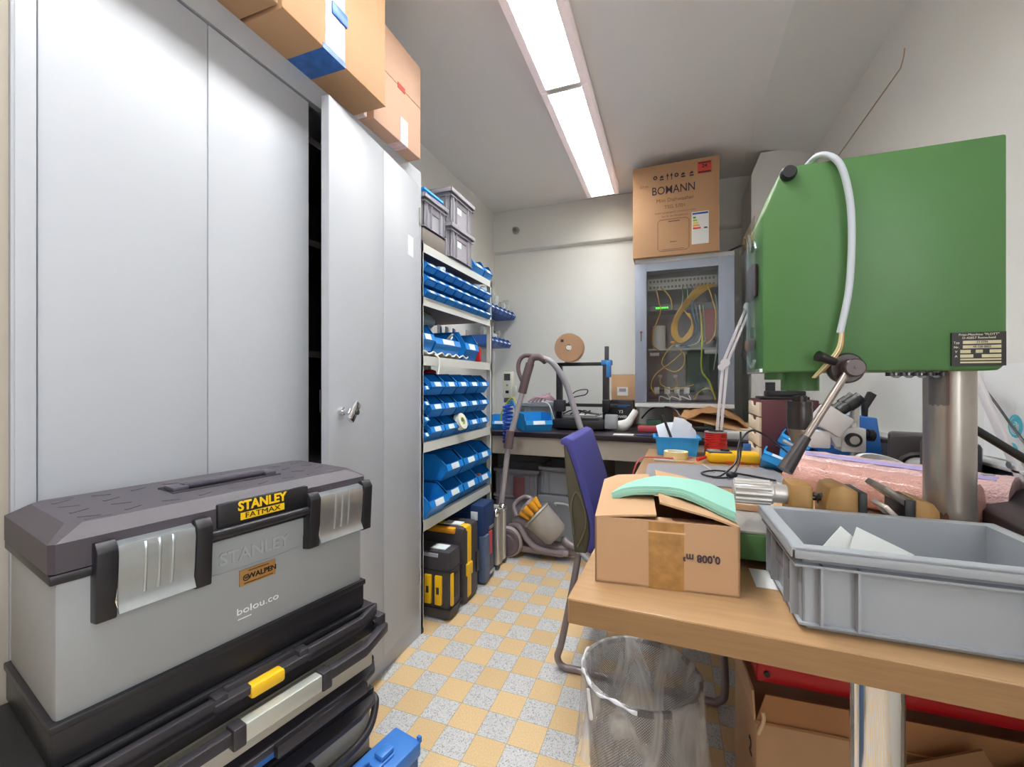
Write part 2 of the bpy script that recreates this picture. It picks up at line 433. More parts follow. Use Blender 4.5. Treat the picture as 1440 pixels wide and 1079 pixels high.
# right door, swung out a little about its right edge
rd = MB()
Mrd = T(-1.0, 1.552, 0) @ RZ(math.radians(6.8))
for a, b in ((-.582, -.283), (-.281, 0)): rd.box(0, .008, a, b, .095, 1.90, bev=.002, M=Mrd)
rd.box(-.018, .002, -.582, -.0, .095, 1.90, M=Mrd)
rd = rd.build('door', M_cab, t)
hx = Mrd @ Vector((.008, -.53, .985))
hd = MB()
hd.cyl(hx, Mrd @ Vector((.02, -.53, .985)), .014, .012, 20).cyl(Mrd @ Vector((.02, -.53, .985)), Mrd @ Vector((.04, -.53, .985)), .009, .009, 16)
Mh = Mrd @ T(.043, -.517, .983) @ RX(math.radians(52))
hd.box(-.005, .009, -.033, .033, -.013, .013, bev=.004, M=Mh)
h = hd.build('handle', M_chrome, rd)
MB().lathe([(0, 0), (.008, 0), (.008, .004), (0, .004)], 16, Mrd @ T(.052, -.512, .981) @ RY(PI / 2)).build('lock_cylinder', mat('dark_metal', '#5b5a5c', .35, metal=.7), h)
MB().box(-.0235, -.0175, -.5835, -.5822, .985, 1.05, M=Mrd).build('latch_slot', M_black, rd)
MB().box(.0075, .0088, -.10, -.055, 1.58, 1.66, M=Mrd).build('paper_label', M_label, rd)
for z in (.22, 1.74):
    MB().cyl((-.996, 1.566, z), (-.996, 1.566, z + .07), .005, n=10).build('hinge', M_alu, t)

# =================================================================== CARDBOARD BOXES ON THE CABINET
def carton(name, label, x0, x1, y0, y1, z0, z1, m, seam=None):
    t = thing(name, label, 'box', ((x0 + x1) / 2, (y0 + y1) / 2, z0), 0, 'cartons on the cupboard')
    hx, hy, h = (x1 - x0) / 2, (y1 - y0) / 2, z1 - z0
    MB().box(-hx, hx, -hy, hy, 0, h, bev=.003).build('carton_body', m, t)
    return t, hx, hy, h
a, hx, hy, h = carton('cardboard_box', 'plain cardboard box at the left end of the cupboard top', -1.40, -.875, .12, .762, 1.968, 2.42, M_card)
a, hx, hy, h = carton('cardboard_box', 'large tan cardboard box with blue and white printed tape on the cupboard', -1.42, -.874, .772, 1.168, 1.968, 2.42, M_card)
M_tape = mat('blue_printed_tape', '#3d73c4', .35, var=.25, vscale=40)
M_tapew = mat('white_printed_tape', '#cfd3e4', .4, var=.25, vscale=30)
yt0, yt1 = .90 - .97, .985 - .97
MB().box(-.02, hx + .0015, yt0, yt1, -.0006, .014).build('blue_tape', M_tape, a)['label'] = 'blue tape strip'
MB().box(hx - .002, hx + .002, yt0 + .008, yt1 - .004, .015, h - .02).build('white_tape', M_tapew, a)['label'] = 'white printed tape strip'
MB().box(hx + .001, hx + .006, yt0 + .03, yt1 + .004, .115, .15, bev=.002, M=RX(.0)).build('tape_tab', M_tape, a)
MB().box(hx - .001, hx + .0012, -hy, hy, .001, .004).build('flap_edge', M_cardd, a)
a, hx, hy, h = carton('cardboard_box', 'pinkish cardboard box with red printed tape on the right end of the cupboard', -1.40, -.945, 1.20, 1.49, 1.968, 2.335, M_card2)
M_rt = mat('pink_printed_tape', '#e3c5c6', .5, var=.2, vscale=60)
MB().box(hx - .002, hx + .0015, .005, .055, 0, .095).build('printed_tape', M_rt, a)
MB().box(.1, hx + .001, .005, .055, -.0008, .006).build('printed_tape', M_rt, a)
MB().box(hx - .001, hx + .001, -hy, hy, .2, .203).build('flap_seam', M_cardd, a)
MB().box(hx - .001, hx + .0015, -.01, .035, .192, .212).build('red_mark', mat('red_print', '#b3433c', .7), a)
o = MB().box(-1.14, -.965, 1.175, 1.192, 1.968, 2.03, bev=.004).build('folded_paper', mat('pale_pink_paper', '#e6d8d6', .8)); tag(o, 'pale paper strip wedged between two boxes on the cupboard', 'paper')

# =================================================================== SHELF RACK
YS0, YS1, XB = 1.582, 2.352, -1.44
SH = [(.475, .045), (.812, .043), (1.188, .041), (1.442, .037), (1.672, .037)]
t = thing('shelf_rack', 'open grey metal shelving rack full of blue bins', 'shelf', (0, 0, 0))
for x in (XB, XC - .03):
    for y in (YS0, YS1 - .012):
        p = MB(); p.box(x, x + .03, y, y + .012, .0, 1.68); p.box(x if x < -1.2 else x + .028, (x + .002) if x < -1.2 else x + .03, y - .0 if y < 2 else y - .015, y + .016 if y < 2 else y + .012, 0, 1.68)
        p.build('post', M_shelf, t)
        MB().box(x - .002, x + .032, y - .002, y + .014, 0, .02).build('foot', M_black, t)
for z, f in SH:
    MB().prism([(XC, z - f), (XC, z), (XC - .02, z), (XC - .02, z - .003), (XC - .004, z - .003), (XC - .004, z - f)], 'y', YS0 + .012, YS1 - .014).build('shelf_edge', M_shelf, t)
    MB().box(XB, XB + .004, YS0, YS1, z - f, z).build('shelf_edge', M_shelf, t)
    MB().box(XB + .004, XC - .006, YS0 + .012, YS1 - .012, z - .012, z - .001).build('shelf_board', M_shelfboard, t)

# =================================================================== PICKING BINS
def bin_mesh(w, d, h):
    """open fronted bin: front at y=0 facing -Y, x centred, base at z=0"""
    m = MB(); tk = .0022; W2 = w / 2
    side = [(.10 * d, 0), (d, 0), (d, h), (.17 * d, h), (.010, .62 * h), (.0, .38 * h), (.03 * d, .32 * h)]
    for x in (-W2, W2 - tk): m.prism(side, 'x', x, x + tk)
    m.box(-W2, W2, d - tk, d, 0, h); m.box(-W2, W2, .10 * d, d, 0, tk)
    m.prism([(.10 * d, 0), (.10 * d + tk, 0), (.03 * d + tk, .32 * h), (.03 * d, .32 * h)], 'x', -W2, W2)
    m.prism([(.0, .38 * h), (.03 * d, .32 * h), (.03 * d + tk, .33 * h), (tk, .39 * h), (.010 + tk, .62 * h), (.010, .62 * h)], 'x', -W2, W2)
    rim = [(.010, .62 * h), (.17 * d, h), (d, h), (d, h - .005), (.17 * d + .004, h - .005), (.016, .62 * h - .004)]
    for x in (-W2 - .003, W2 - tk): m.prism(rim, 'x', x, x + tk + .003)
    m.box(-W2, W2, .009, .015, .62 * h - .003, .62 * h)
    return m
def make_bin(w, d, h, label, group, m=None):
    t = thing('picking_bin', label, 'bin', (0, 0, 0), 0, group)
    bin_mesh(w, d, h).build('bin_shell', m or M_bluebin, t)
    MB().prism([(.0008 - .0012, .40 * h), (.0092 - .0012, .60 * h), (.0115, .60 * h), (.003, .40 * h)], 'x', -w * .22, w * .22).build('label_card', M_label, t)
    return t
R90 = PI / 2
ords = ['nearest the cupboard', 'second from the cupboard', 'third from the cupboard', 'fourth from the cupboard', 'fifth from the cupboard', 'sixth from the cupboard', 'seventh from the cupboard', 'at the far end']
# shelf 2: three rows of small bins
proto = None
for r, nm in enumerate(('bottom', 'middle', 'top')):
    for k in range(8):
        y = 1.650 + k * .0885
        lab = 'small blue bin, upper shelf, %s row, %s' % (nm, ords[k])
        loc = (XC + .018 - .0 * r, y, 1.442 + r * .058)
        if proto is None: proto = make_bin(.083, .24, .057, lab, 'small bins on the upper shelf'); proto.location = loc; proto.rotation_euler = (0, 0, R90)
        else: dup(proto, loc, R90, lab)
# shelf 4: three rows of five plus a narrow stack at the cupboard end
proto = None
for r, nm in enumerate(('bottom', 'middle', 'top')):
    for k in range(5):
        y = 1.708 + k * .1285
        lab = 'medium blue bin, middle shelf, %s row, %s' % (nm, ords[k] if k < 4 else 'at the far end')
        loc = (XC + .012, y, .813 + r * .101)
        if proto is None: proto = make_bin(.121, .33, .1, lab, 'medium bins on the middle shelf'); proto.location = loc; proto.rotation_euler = (0, 0, R90)
        else: dup(proto, loc, R90, lab)
proto = None
for r in range(4):
    lab = 'narrow blue bin by the rack post, middle shelf, %s of four' % ['lowest', 'second', 'third', 'topmost'][r]
    loc = (XC + .008, 1.622, .813 + r * .068)
    if proto is None: proto = make_bin(.038, .25, .066, lab, 'narrow bins by the rack post'); proto.location = loc; proto.rotation_euler = (0, 0, R90)
    else: dup(proto, loc, R90, lab)
# shelf 5: large bins
proto = None
for r, nm in enumerate(('lower', 'upper')):
    for k in range(4):
        if r == 1 and k == 0: continue
        y = 1.698 + k * .178
        lab = 'large blue bin, low shelf, %s row, %s' % (nm, ['nearest the cupboard', 'second from the cupboard', 'third from the cupboard', 'at the far end'][k])
        loc = (XC + (.03 if k == 0 else .012), y - (.004 if k == 0 else 0), .476 + r * .128)
        if proto is None: proto = make_bin(.168, .38, .127, lab, 'large bins on the low shelf'); proto.location = loc; proto.rotation_euler = (0, 0, R90)
        else: dup(proto, loc, R90, lab)
def lump(name, label, cat, loc, r, m, sc=(1, 1, .7), n=10):
    b = MB(); b.ball((0, 0, 0), r, sc, n)
    for v in b.b.verts: v.co *= 1 + random.uniform(-.14, .14)
    o = b.build(name, m); o.location = loc
    return tag(o, label, cat)
lump('wrapped_part', 'small dark parts bag lying in the second lower bin', 'bag', (-1.04, 1.875, .515), .034, mat('parts_bag_purple', '#5d4a7c', .5))
lump('copper_fitting', 'small copper fitting in the far lower bin', 'part', (-1.03, 2.22, .545), .02, mat('copper_pipe', '#c58a72', .4, metal=.5))
t = thing('tape_roll', 'white roll of tape showing out of a middle shelf bin', 'tape', (-1.0, 1.945, .875), 0, rot=(0, math.radians(70), 0))
MB().lathe([(.02, -.015), (.042, -.015), (.042, .015), (.02, .015)], 24, close=True).build('tape_band', mat('cream_tape', '#e7e6d2', .5), t)
MB().lathe([(.017, -.015), (.02, -.015), (.02, .015), (.017, .015)], 20, close=True).build('core', mat('olive_core', '#a9b264', .6), t)
lump('red_cloth', 'red cloth showing behind the top row of medium bins', 'cloth', (-1.13, 1.86, 1.118), .035, mat('red_cloth', '#b02a3a', .8), (1, 1, .6))
# shelf 3: wide double bins and loose goods
t1 = make_bin(.11, .26, .12, 'blue bin of loose parts at the cupboard end of the third shelf', 'bins on the third shelf'); t1.location = (XC + .0, 1.645, 1.215); t1.rotation_euler = (0, 0, R90)
t2 = make_bin(.245, .26, .12, 'double width blue bin of pipe fittings on the third shelf', 'bins on the third shelf'); t2.location = (XC + .0, 1.83, 1.205); t2.rotation_euler = (0, 0, R90)
t3 = make_bin(.155, .26, .145, 'tall blue bin at the far side of the third shelf', 'bins on the third shelf'); t3.location = (XC + .012, 2.065, 1.189); t3.rotation_euler = (0, 0, R90)
mb_ = MB()
mb_.prism([(-.035, .002), (.035, .002), (.0, .12), (-.03, .12)], 'y', 0, .004, M=T(0, 0, 0))
for i, (dy, dz, r) in enumerate(((1.72, 1.30, .02), (1.745, 1.325, .018), (1.705, 1.335, .017), (1.75, 1.29, .015), (1.765, 1.31, .018), (1.78, 1.285, .014))):
    o = MB().cyl((0, -r * 1.2, 0), (0, r * 1.2, .01), r * .6, n=12).cyl((0, 0, -r), (.006, 0, r), r * .45, n=10).build('pipe_fitting', mat('tan_fittings', '#b59584', .5, var=.2)); o.location = (-1.07 - .02 * (i % 3), dy, dz)
    tag(o, 'small tan fitting heaped in a blue bin on the third shelf', 'part', 'loose fittings on the third shelf')
for i, (dy, dz) in enumerate(((1.865, 1.285), (1.89, 1.292), (1.912, 1.28))):
    o = MB().cyl((0, 0, -.02), (.015, .012, .03), .006, n=10).box(-.008, .008, -.008, .008, -.028, -.018).build('metal_fitting', M_alu); o.location = (-1.04, dy, dz); o.rotation_euler = (.3 * i, .4, i)
    tag(o, 'small silver fitting standing in the double blue bin', 'part', 'silver fittings in the double bin')
o = MB().ball((0, 0, 0), .1, (.75, 1.25, .48), 20).build('plastic_bag', mat('grey_green_bag', '#8fa6a8', .35, var=.2, vscale=14)); o.location = (-1.20, 1.86, 1.385); tag(o, 'grey green plastic bag bulging behind the bins on the third shelf', 'bag')
# crumpled white cloth under the bins with a hanging strand
rows = []
for i in range(8):
    rows.append([(-1.10 + .014 * i, 1.607 + .43 * j / 22, 1.19 + .011 + .008 * math.sin(j * 1.7 + i) + (.006 if i in (6, 7) else 0)) for j in range(23)])
o = MB().grid(rows, .004).tube([(-1.005, 1.70, 1.20), (-.994, 1.715, 1.185), (-.993, 1.722, 1.15), (-.993, 1.71, 1.11)], .004, n=6).build('cloth', mat('white_cloth', '#f0efe9', .9)); tag(o, 'crumpled white cloth under the bins with a strand hanging over the shelf', 'cloth')
# hanging blister packs at the back of the third shelf
for i in range(6):
    o = MB().box(-.002, .002, -.02, .02, -.06, .06, bev=.001).build('blister_pack', mat(['pack_white', 'pack_blue', 'pack_silver'][i % 3], ['#dfe3ea', '#2f62b5', '#aab4bc'][i % 3], .4)); o.location = (-1.2 - .01 * (i % 2), 2.07 + i * .043, 1.33); o.rotation_euler = (0, .05 * (-1) ** i, .2)
    tag(o, '%s pack standing at the back of the third shelf, %s from the bag' % (['white', 'blue', 'silver'][i % 3], ['first', 'second', 'third', 'fourth', 'fifth', 'sixth'][i]), 'package', 'packs at the back of the third shelf')
o = MB().box(-.03, .03, -.014, .014, 0, .11, bev=.003).build('spray_can', mat('pink_carton', '#d9a9a4', .5)); o.location = (-1.06, 2.20, 1.189); tag(o, 'narrow pink carton at the far end of the third shelf', 'box')
o = MB().box(-.03, .03, -.009, .009, 0, .075, bev=.003).build('small_carton', M_red); o.location = (-1.02, 2.165, 1.189); tag(o, 'small red carton beside the tall blue bin on the third shelf', 'box')
for i, (yy, zz) in enumerate(((1.78, .044), (1.80, .05), (2.19, .052), (2.25, .05), (2.28, .055))):
    o = MB().box(-.02, .02, -.018, .018, 0, .03, bev=.008).build('parts_bag', mat('clear_parts_bag', '#c9d4de', .25)); o.location = (-1.03, yy, 1.442 + .116 + zz - .014); o.rotation_euler = (.2, .1, .4 * i)
    tag(o, 'clear parts bag in a small upper shelf bin, %s from the cupboard' % ['first', 'second', 'third', 'fourth', 'fifth'][i], 'bag', 'parts bags in the small bins')

# =================================================================== EURO CRATES
def crate_mesh(L, W, H, wall=.003, rim=.016, nrib=2, base=.012):
    """stacking crate: x = L, y = W, base at z = 0, rim outward"""
    m = MB(); a, b = L / 2 - rim, W / 2 - rim
    foot = .012
    m.box(-a + .006, a - .006, -b + .006, b - .006, 0, .006, bev=.002)
    m.box(-a, a, -b, b, base - .006, base)
    for s in (-1, 1):
        m.box(-a, a, s * b - (wall if s > 0 else 0), s * b + (0 if s > 0 else wall), base - .006, H)
        m.box(s * a - (wall if s > 0 else 0), s * a + (0 if s > 0 else wall), -b, b, base - .006, H)
        # rim: outer skirt + top
        for z0, z1 in ((H - .003, H),):
            m.box(-a - rim, a + rim, s * b if s > 0 else -b - rim, b + rim if s > 0 else -b, z0, z1)
            m.box(s * a if s > 0 else -a - rim, a + rim if s > 0 else -a, -b, b, z0, z1)
        sk = min(.035, H * .2)
        m.box(-a - rim + .004, a + rim - .004, s * (b + rim) - (wall if s > 0 else 0), s * (b + rim) + (0 if s > 0 else wall), H - sk * .62, H, bev=.001)
        m.box(s * (a + rim) - (wall if s > 0 else 0), s * (a + rim) + (0 if s > 0 else wall), -b - rim + .004, b + rim - .004, H - sk * .62, H, bev=.001)
        # second flange
        m.box(-a - rim * .7, a + rim * .7, s * b if s > 0 else -b - rim * .7, b + rim * .7 if s > 0 else -b, H - sk - .003, H - sk)
        m.box(s * a if s > 0 else -a - rim * .7, a + rim * .7 if s > 0 else -a, -b, b, H - sk - .003, H - sk)
        # foot flange
        m.box(-a - rim * .3, a + rim * .3, s * b if s > 0 else -b - rim * .3, b + rim * .3 if s > 0 else -b, base - .003, base)
        m.box(s * a if s > 0 else -a - rim * .3, a + rim * .3 if s > 0 else -a, -b, b, base - .003, base)
        # vertical ribs
        for q in (-1, 1):
            for k in range(nrib):
                x = q * (a - .02 - k * .04 * max(1, L / .4)); y = q * (b - .018 - k * .035 * max(1, W / .3))
                m.box(x - .0015, x + .0015, s * b if s > 0 else -b - rim * .6, b + rim * .6 if s > 0 else -b, base, H - sk)
                m.box(s * a if s > 0 else -a - rim * .6, a + rim * .6 if s > 0 else -a, y - .0015, y + .0015, base, H - sk)
    return m
def crate(label, L, W, H, loc, rz=0, group=None, m=None, handle=True, lab=False, cat='crate', nrib=2):
    t = thing('storage_crate', label, cat, loc, rz, group)
    crate_mesh(L, W, H, nrib=nrib).build('crate_shell', m or M_crate, t)
    if handle:
        for s in (-1, 1):
            g = MB().prism([(-W * .26, H - .04), (W * .26, H - .04), (W * .2, H - .066), (-W * .2, H - .066)], 'x', s * (L / 2 - .0175), s * (L / 2 - .0125))
            g.build('hand_hold', mat('crate_recess_grey', '#77747c', .6), t)
    if lab:
        MB().box(L / 2 - .016, L / 2 - .0145, -.055, .0, H * .42, H * .6).build('paper_label', M_label, t)
    return t
crate('grey crate on the rack top nearest the cupboard, holding a blue tub', .44, .214, .148, (-1.205, 1.694, 1.7395), 0, 'grey crates on the rack top', M_crated)
o = MB().box(-1.40, -1.0, 1.592, 1.79, 1.6725, 1.739, bev=.004)
o = o.build('shelf_board_loose', mat('grey_brown_board', '#7d746d', .8)); tag(o, 'flat grey brown box under the crate on top of the rack', 'box'); o.name = 'flat_box'
crate('grey crate at the bottom of the stack of two on the rack top', .40, .262, .17, (-1.18, 1.945, 1.673), 0, 'grey crates on the rack top', M_crated, lab=True)
crate('grey crate on top of the stack of two on the rack top', .40, .262, .17, (-1.18, 1.945, 1.8385), 0, 'grey crates on the rack top', M_crated, lab=True)
t = thing('storage_tub', 'sky blue ribbed tub sitting in the grey crate on the rack top', 'tub', (-1.16, 1.688, 1.752))
q = MB().box(-.15, .15, -.078, .078, 0, .003)
for s in (-1, 1): q.box(-.15, .15, s * .078 - .0015, s * .078 + .0015, 0, .165).box(s * .15 - .0015, s * .15 + .0015, -.078, .078, 0, .165)
q.build('tub_shell', M_bluecrate, t)
rb = MB()
for y in (-.06, -.015, .03, .066): rb.box(.15, .157, y, y + .005, 0, .16)
rb.box(.148, .160, -.082, .082, .157, .167)
for s in (-1, 1): rb.box(-.158, .158, s * .078 - .006, s * .078 + .006, .157, .167)
rb.build('rim', M_bluecrate, t)
t1 = make_bin(.13, .17, .085, 'blue bin of parts on top of the rack beside the crate stack', 'bins on the rack top'); t1.location = (XC + .012, 2.155, 1.673); t1.rotation_euler = (0, 0, R90)
t2 = make_bin(.105, .17, .085, 'blue bin at the far corner of the rack top', 'bins on the rack top'); t2.location = (XC + .012, 2.285, 1.673); t2.rotation_euler = (0, 0, R90)
lump('wrapped_part', 'clear bag of parts in the blue bin on the rack top', 'bag', (-1.06, 2.17, 1.74), .035, mat('pale_parts_bag', '#b8cfd8', .3))

# =================================================================== TOOL CASES UNDER THE RACK
def rcase(name, label, loc, sx, sy, sz, m, bev=.02):
    t = thing(name, label, 'tool case', loc, 0, 'tool cases under the rack')
    MB().box(-sx, 0, 0, sy, .004, sz, bev=bev, seg=2).build('case_shell', m, t)
    return t
M_dkcase = mat('dark_grey_tool_case', '#3c383c', .5, bump=.1, bscale=400)
t = rcase('tool_case', 'black tool case with yellow latches nearest the cupboard on the floor', (-.925, 1.695, 0), .36, .115, .315, M_dkcase, .022)
g = MB()
for z in (.055, .225): g.box(-.36, .004, -.004, .119, z, z + .004)
g.box(-.10, .004, .04, .075, .10, .20); g.build('seam_ridge', M_black, t)
for x in (-.125, -.072):
    l = MB().box(x, x + .034, -.012, .003, .075, .205, bev=.004).build('latch', M_yellow, t)
    MB().box(x + .01, x + .024, -.0135, -.011, .125, .155).build('latch_window', M_dkcase, l)
MB().box(-.012, .006, .012, .03, .07, .215, bev=.003).build('side_clip', M_yellow, t)
MB().box(-.11, -.035, .02, .075, .314, .317).build('paper_label', M_label, t)
MB().box(-.14, -.06, -.002, .02, .285, .30).build('paper_label', mat('grey_label', '#a9a9b4', .5), t)
t = rcase('tool_case', 'black and yellow tool case second from the cupboard on the floor', (-.925, 1.84, 0), .36, .165, .375, M_dkcase, .022)
MB().box(-.362, .003, .02, .085, .02, .378, bev=.018).build('yellow_band', M_yellow, t)['label'] = 'yellow band around the case'
MB().box(-.002, .012, .015, .07, .14, .2, bev=.004).build('latch', M_yellow, t)
MB().box(-.13, -.04, .03, .08, .377, .380).build('paper_label', M_label, t)
MB().box(-.02, .006, .125, .155, .12, .22).build('handle_gap', M_black, t)
MB().box(-.20, -.05, -.012, .02, .345, .372, bev=.006).build('carry_handle', mat('orange_plastic', '#e79a1e', .4), t)
t = rcase('tool_case', 'dark blue tool case with red grip third along under the rack', (-.93, 2.075, 0), .36, .15, .42, mat('navy_tool_case', '#1e3763', .4), .012)
MB().box(-.03, .012, -.004, .06, .01, .26, bev=.01).build('grey_corner_post', mat('slate_blue_plastic', '#566582', .5), t)
MB().box(-.01, .008, .065, .10, .14, .265, bev=.004).build('red_grip', mat('coral_red_plastic', '#cf4d44', .4), t)
MB().box(-.075, -.035, -.004, .002, .34, .385, bev=.002).build('latch', M_label, t)
r = MB()
for z in (.28, .31, .34, .37, .40): r.box(-.30, -.08, -.003, .002, z, z + .006)
r.build('rib', mat('navy_tool_case', '#1e3763'), t)
MB().box(.0, .006, .07, .125, .275, .29).build('clip', M_alu, t)
MB().box(.0, .006, .07, .14, .03, .045).build('clip', M_alu, t)
t = thing('aluminium_case', 'silver aluminium case with rounded steel corners at the far end under the rack', 'tool case', (-.93, 2.27, 0), 0, 'tool cases under the rack')
MB().box(-.36, -.008, .01, .125, .012, .33).build('case_panel', mat('silver_case_panel', '#b9b5ae', .4, metal=.5), t)
fr = MB()
for y in (.0, .10): fr.box(-.025, .002, y, y + .034, .01, .335, bev=.008)
fr.box(-.36, .002, .0, .034, .31, .338, bev=.008); fr.box(-.36, .002, .1, .134, .31, .338, bev=.008)
fr.build('frame', mat('pale_aluminium', '#d8d3cc', .35, metal=.6), t)
for y in (.012, .118): MB().ball((-.018, y, .325), .027, n=14).build('corner_cap', M_chrome, t)
for y in (.012, .118): MB().box(-.03, .006, y - .018, y + .018, .003, .03, bev=.008).build('corner_cap', mat('dark_metal', '#5b5a5c'), t)
MB().tube([(-.06, .05, .335), (-.07, .055, .36), (-.16, .055, .36), (-.17, .05, .335)], .007).build('carry_handle', M_black, t)
o = MB().box(-1.32, -1.05, 2.07, 2.22, .425, .44, bev=.004).build('folder', mat('salmon_folder', '#cf6e60', .6)); o.location = (0, 0, -.004); tag(o, 'salmon red folder lying on the blue tool case', 'folder')

# =================================================================== SMALL BIN RAILS ON THE LEFT WALL
M_dbin = mat('deep_blue_bin_plastic', '#2a5fb0', .4)
M_clear = mat('frosted_bag_plastic', '#c9cfcc', .3, var=.2, vscale=50)
rail_p = None
for r, (z, n, x) in enumerate(((1.615, 6, -1.255), (1.365, 5, -1.262))):
    o = MB().box(XL, XL + .012, 2.92, 3.49, z - .01, z + .11, bev=.003).build('wall_rail', mat('pale_rail', '#c2c3c0', .5)); tag(o, '%s pale wall rail carrying small blue bins in the back left corner' % ('upper' if r == 0 else 'lower'), 'rail')
    for k in range(n):
        y = 2.985 + k * .09
        lab = 'small dark blue bin on the %s wall rail, %s from the rack' % ('upper' if r == 0 else 'lower', ['first', 'second', 'third', 'fourth', 'fifth', 'sixth'][k])
        if rail_p is None: rail_p = make_bin(.084, .18, .07, lab, 'small bins on the wall rails', M_dbin); rail_p.location = (x, y, z); rail_p.rotation_euler = (0, 0, R90)
        else: dup(rail_p, (x, y, z), R90, lab)
        if k % 5 != 4 or r == 0:
            b = MB(); b.box(-.022, .022, -.03, .03, 0, .10 + .03 * ((k * 7 + r) % 3), bev=.014, seg=2)
            for v in b.b.verts: v.co.x += .3 * v.co.z * random.uniform(-.3, .3); v.co.y += random.uniform(-.006, .006)
            o = b.build('parts_bag', M_clear if k % 3 else mat('grey_parts_bag', '#969a94', .5, var=.3, vscale=60)); o.location = (x - .075, y, z + .006)
            tag(o, 'frosted parts bag standing in the %s wall rail, %s along' % ('upper' if r == 0 else 'lower', ['first', 'second', 'third', 'fourth', 'fifth', 'sixth'][k]), 'bag', 'bags in the wall rail bins')

# =================================================================== BACK BENCH
M_bench = mat('dark_bench_top', '#2c2429', .3)
M_apron = mat('beige_bench_apron', '#b3a99b', .5)
t = thing('work_bench', 'long dark topped bench with beige apron along the back wall', 'bench', (0, 0, 0))
MB().box(XL + .004, .46, 2.65, YB - .004, .718, .75, bev=.003).build('bench_top', M_bench, t)
MB().box(XL + .004, .455, 2.665, 2.685, .60, .718).build('apron', M_apron, t)
for x in (XL + .01, -.45, .42): MB().box(x, x + .03, 2.70, 3.47, 0, .718).build('side_panel', mat('dim_panel_beige', '#9d9184', .6), t)

# bench things
t = make_bin(.185, .24, .115, 'bright blue bin at the front of the back bench beside the hose', 'bins on the back bench', M_bluecrate); t.location = (-.82, 2.73, .7505); t.rotation_euler = (0, 0, math.radians(35))
t = make_bin(.15, .2, .09, 'blue bin at the left end of the back bench behind the coiled hose', 'bins on the back bench', M_bluecrate); t.location = (-1.13, 2.78, .7505); t.rotation_euler = (0, 0, .2)
crate('grey crate on the back bench heaped with leads', .30, .22, .17, (-.91, 3.14, .7505), 0, 'grey crates on the back bench', M_crate, handle=False)
o = MB()
for k in range(5):
    o.tube([(-1.02 + .03 * k, 3.1, .93), (-.95 + .02 * k, 3.08 + .02 * k, .965 + .006 * k), (-.86, 3.12, .95 + .008 * k), (-.80, 3.16, .925)], .007, n=6)
o = o.build('lead_bundle', mat('pinkish_lead', '#c9a6b4', .5)); tag(o, 'bundle of pinkish leads lying over the grey crate on the back bench', 'cable')
o = MB().tube([(-.88, 3.0, .935), (-.83, 2.99, .92), (-.80, 2.985, .85), (-.78, 2.97, .80)], .005, n=6).build('lead', M_white); tag(o, 'white lead hanging over the front of the grey crate', 'cable')
# little white instrument with dark display on a stand
t = thing('bench_instrument', 'small white instrument with dark display standing at the left of the bench', 'instrument', (-1.145, 3.0, .7505))
MB().box(-.04, .04, -.02, .03, .21, .405, bev=.008).build('instrument_body', mat('off_white_instrument', '#dad8c8', .4), t)
MB().box(-.024, .024, -.0235, -.018, .34, .39).build('display', mat('dark_display', '#4a4e52', .2), t)
MB().box(-.012, .012, -.024, -.019, .245, .265).build('key', M_black, t)
MB().lathe([(0, 0), (.008, 0), (.008, .004), (0, .004)], 12, T(0, -.02, .305) @ RX(PI / 2)).build('button', mat('grey_button', '#8b8b85'), t)
MB().box(-.03, .035, -.02, .03, .175, .21, bev=.008).build('clamp', mat('dark_grey_clamp', '#55555a'), t)
MB().box(.04, .062, -.01, .02, .22, .30, bev=.006).build('side_bracket', mat('off_white_instrument', '#dad8c8'), t)
MB().box(-.015, .015, -.01, .015, 0, .19).box(-.05, .06, -.05, .06, 0, .012, bev=.003).build('stand', mat('grey_stand', '#8e9088', .5), t)
o = MB().box(-1.12, -.98, 3.06, 3.12, .86, .90, bev=.003).box(-1.07, -1.03, 3.07, 3.11, .7505, .86).build('grey_bracket', mat('grey_bracket', '#a3a59c', .5)); tag(o, 'pale grey bracket on the bench between instrument and crate', 'bracket')
# coiled air hose hanging over the bench front
pts = [(-1.0 + .032 * math.cos(k * .55), 2.615 + .026 * math.sin(k * .55), .93 - .0022 * k) for k in range(120)]
o = MB().tube(pts, .0055, n=6, sub=1).build('coiled_air_hose', mat('deep_blue_hose', '#1f3fae', .35)); tag(o, 'deep blue coiled air hose hanging at the front of the bench', 'hose')
for k, (c, nm) in enumerate((('#2c79d0', 'blue'), ('#3aa3d8', 'light blue'), ('#c9c235', 'yellow green'))):
    o = MB().tube([(-1.08 - .03 * k, 2.85, .755), (-1.09 - .02 * k, 2.83, .86), (-1.05, 2.82, .93 + .02 * k), (-1.02 + .01 * k, 2.80, .90)], .006, n=6).build('thin_hose', mat('hose_%s' % nm.replace(' ', '_'), c, .4)); tag(o, '%s thin hose looping up beside the coiled hose' % nm, 'hose')

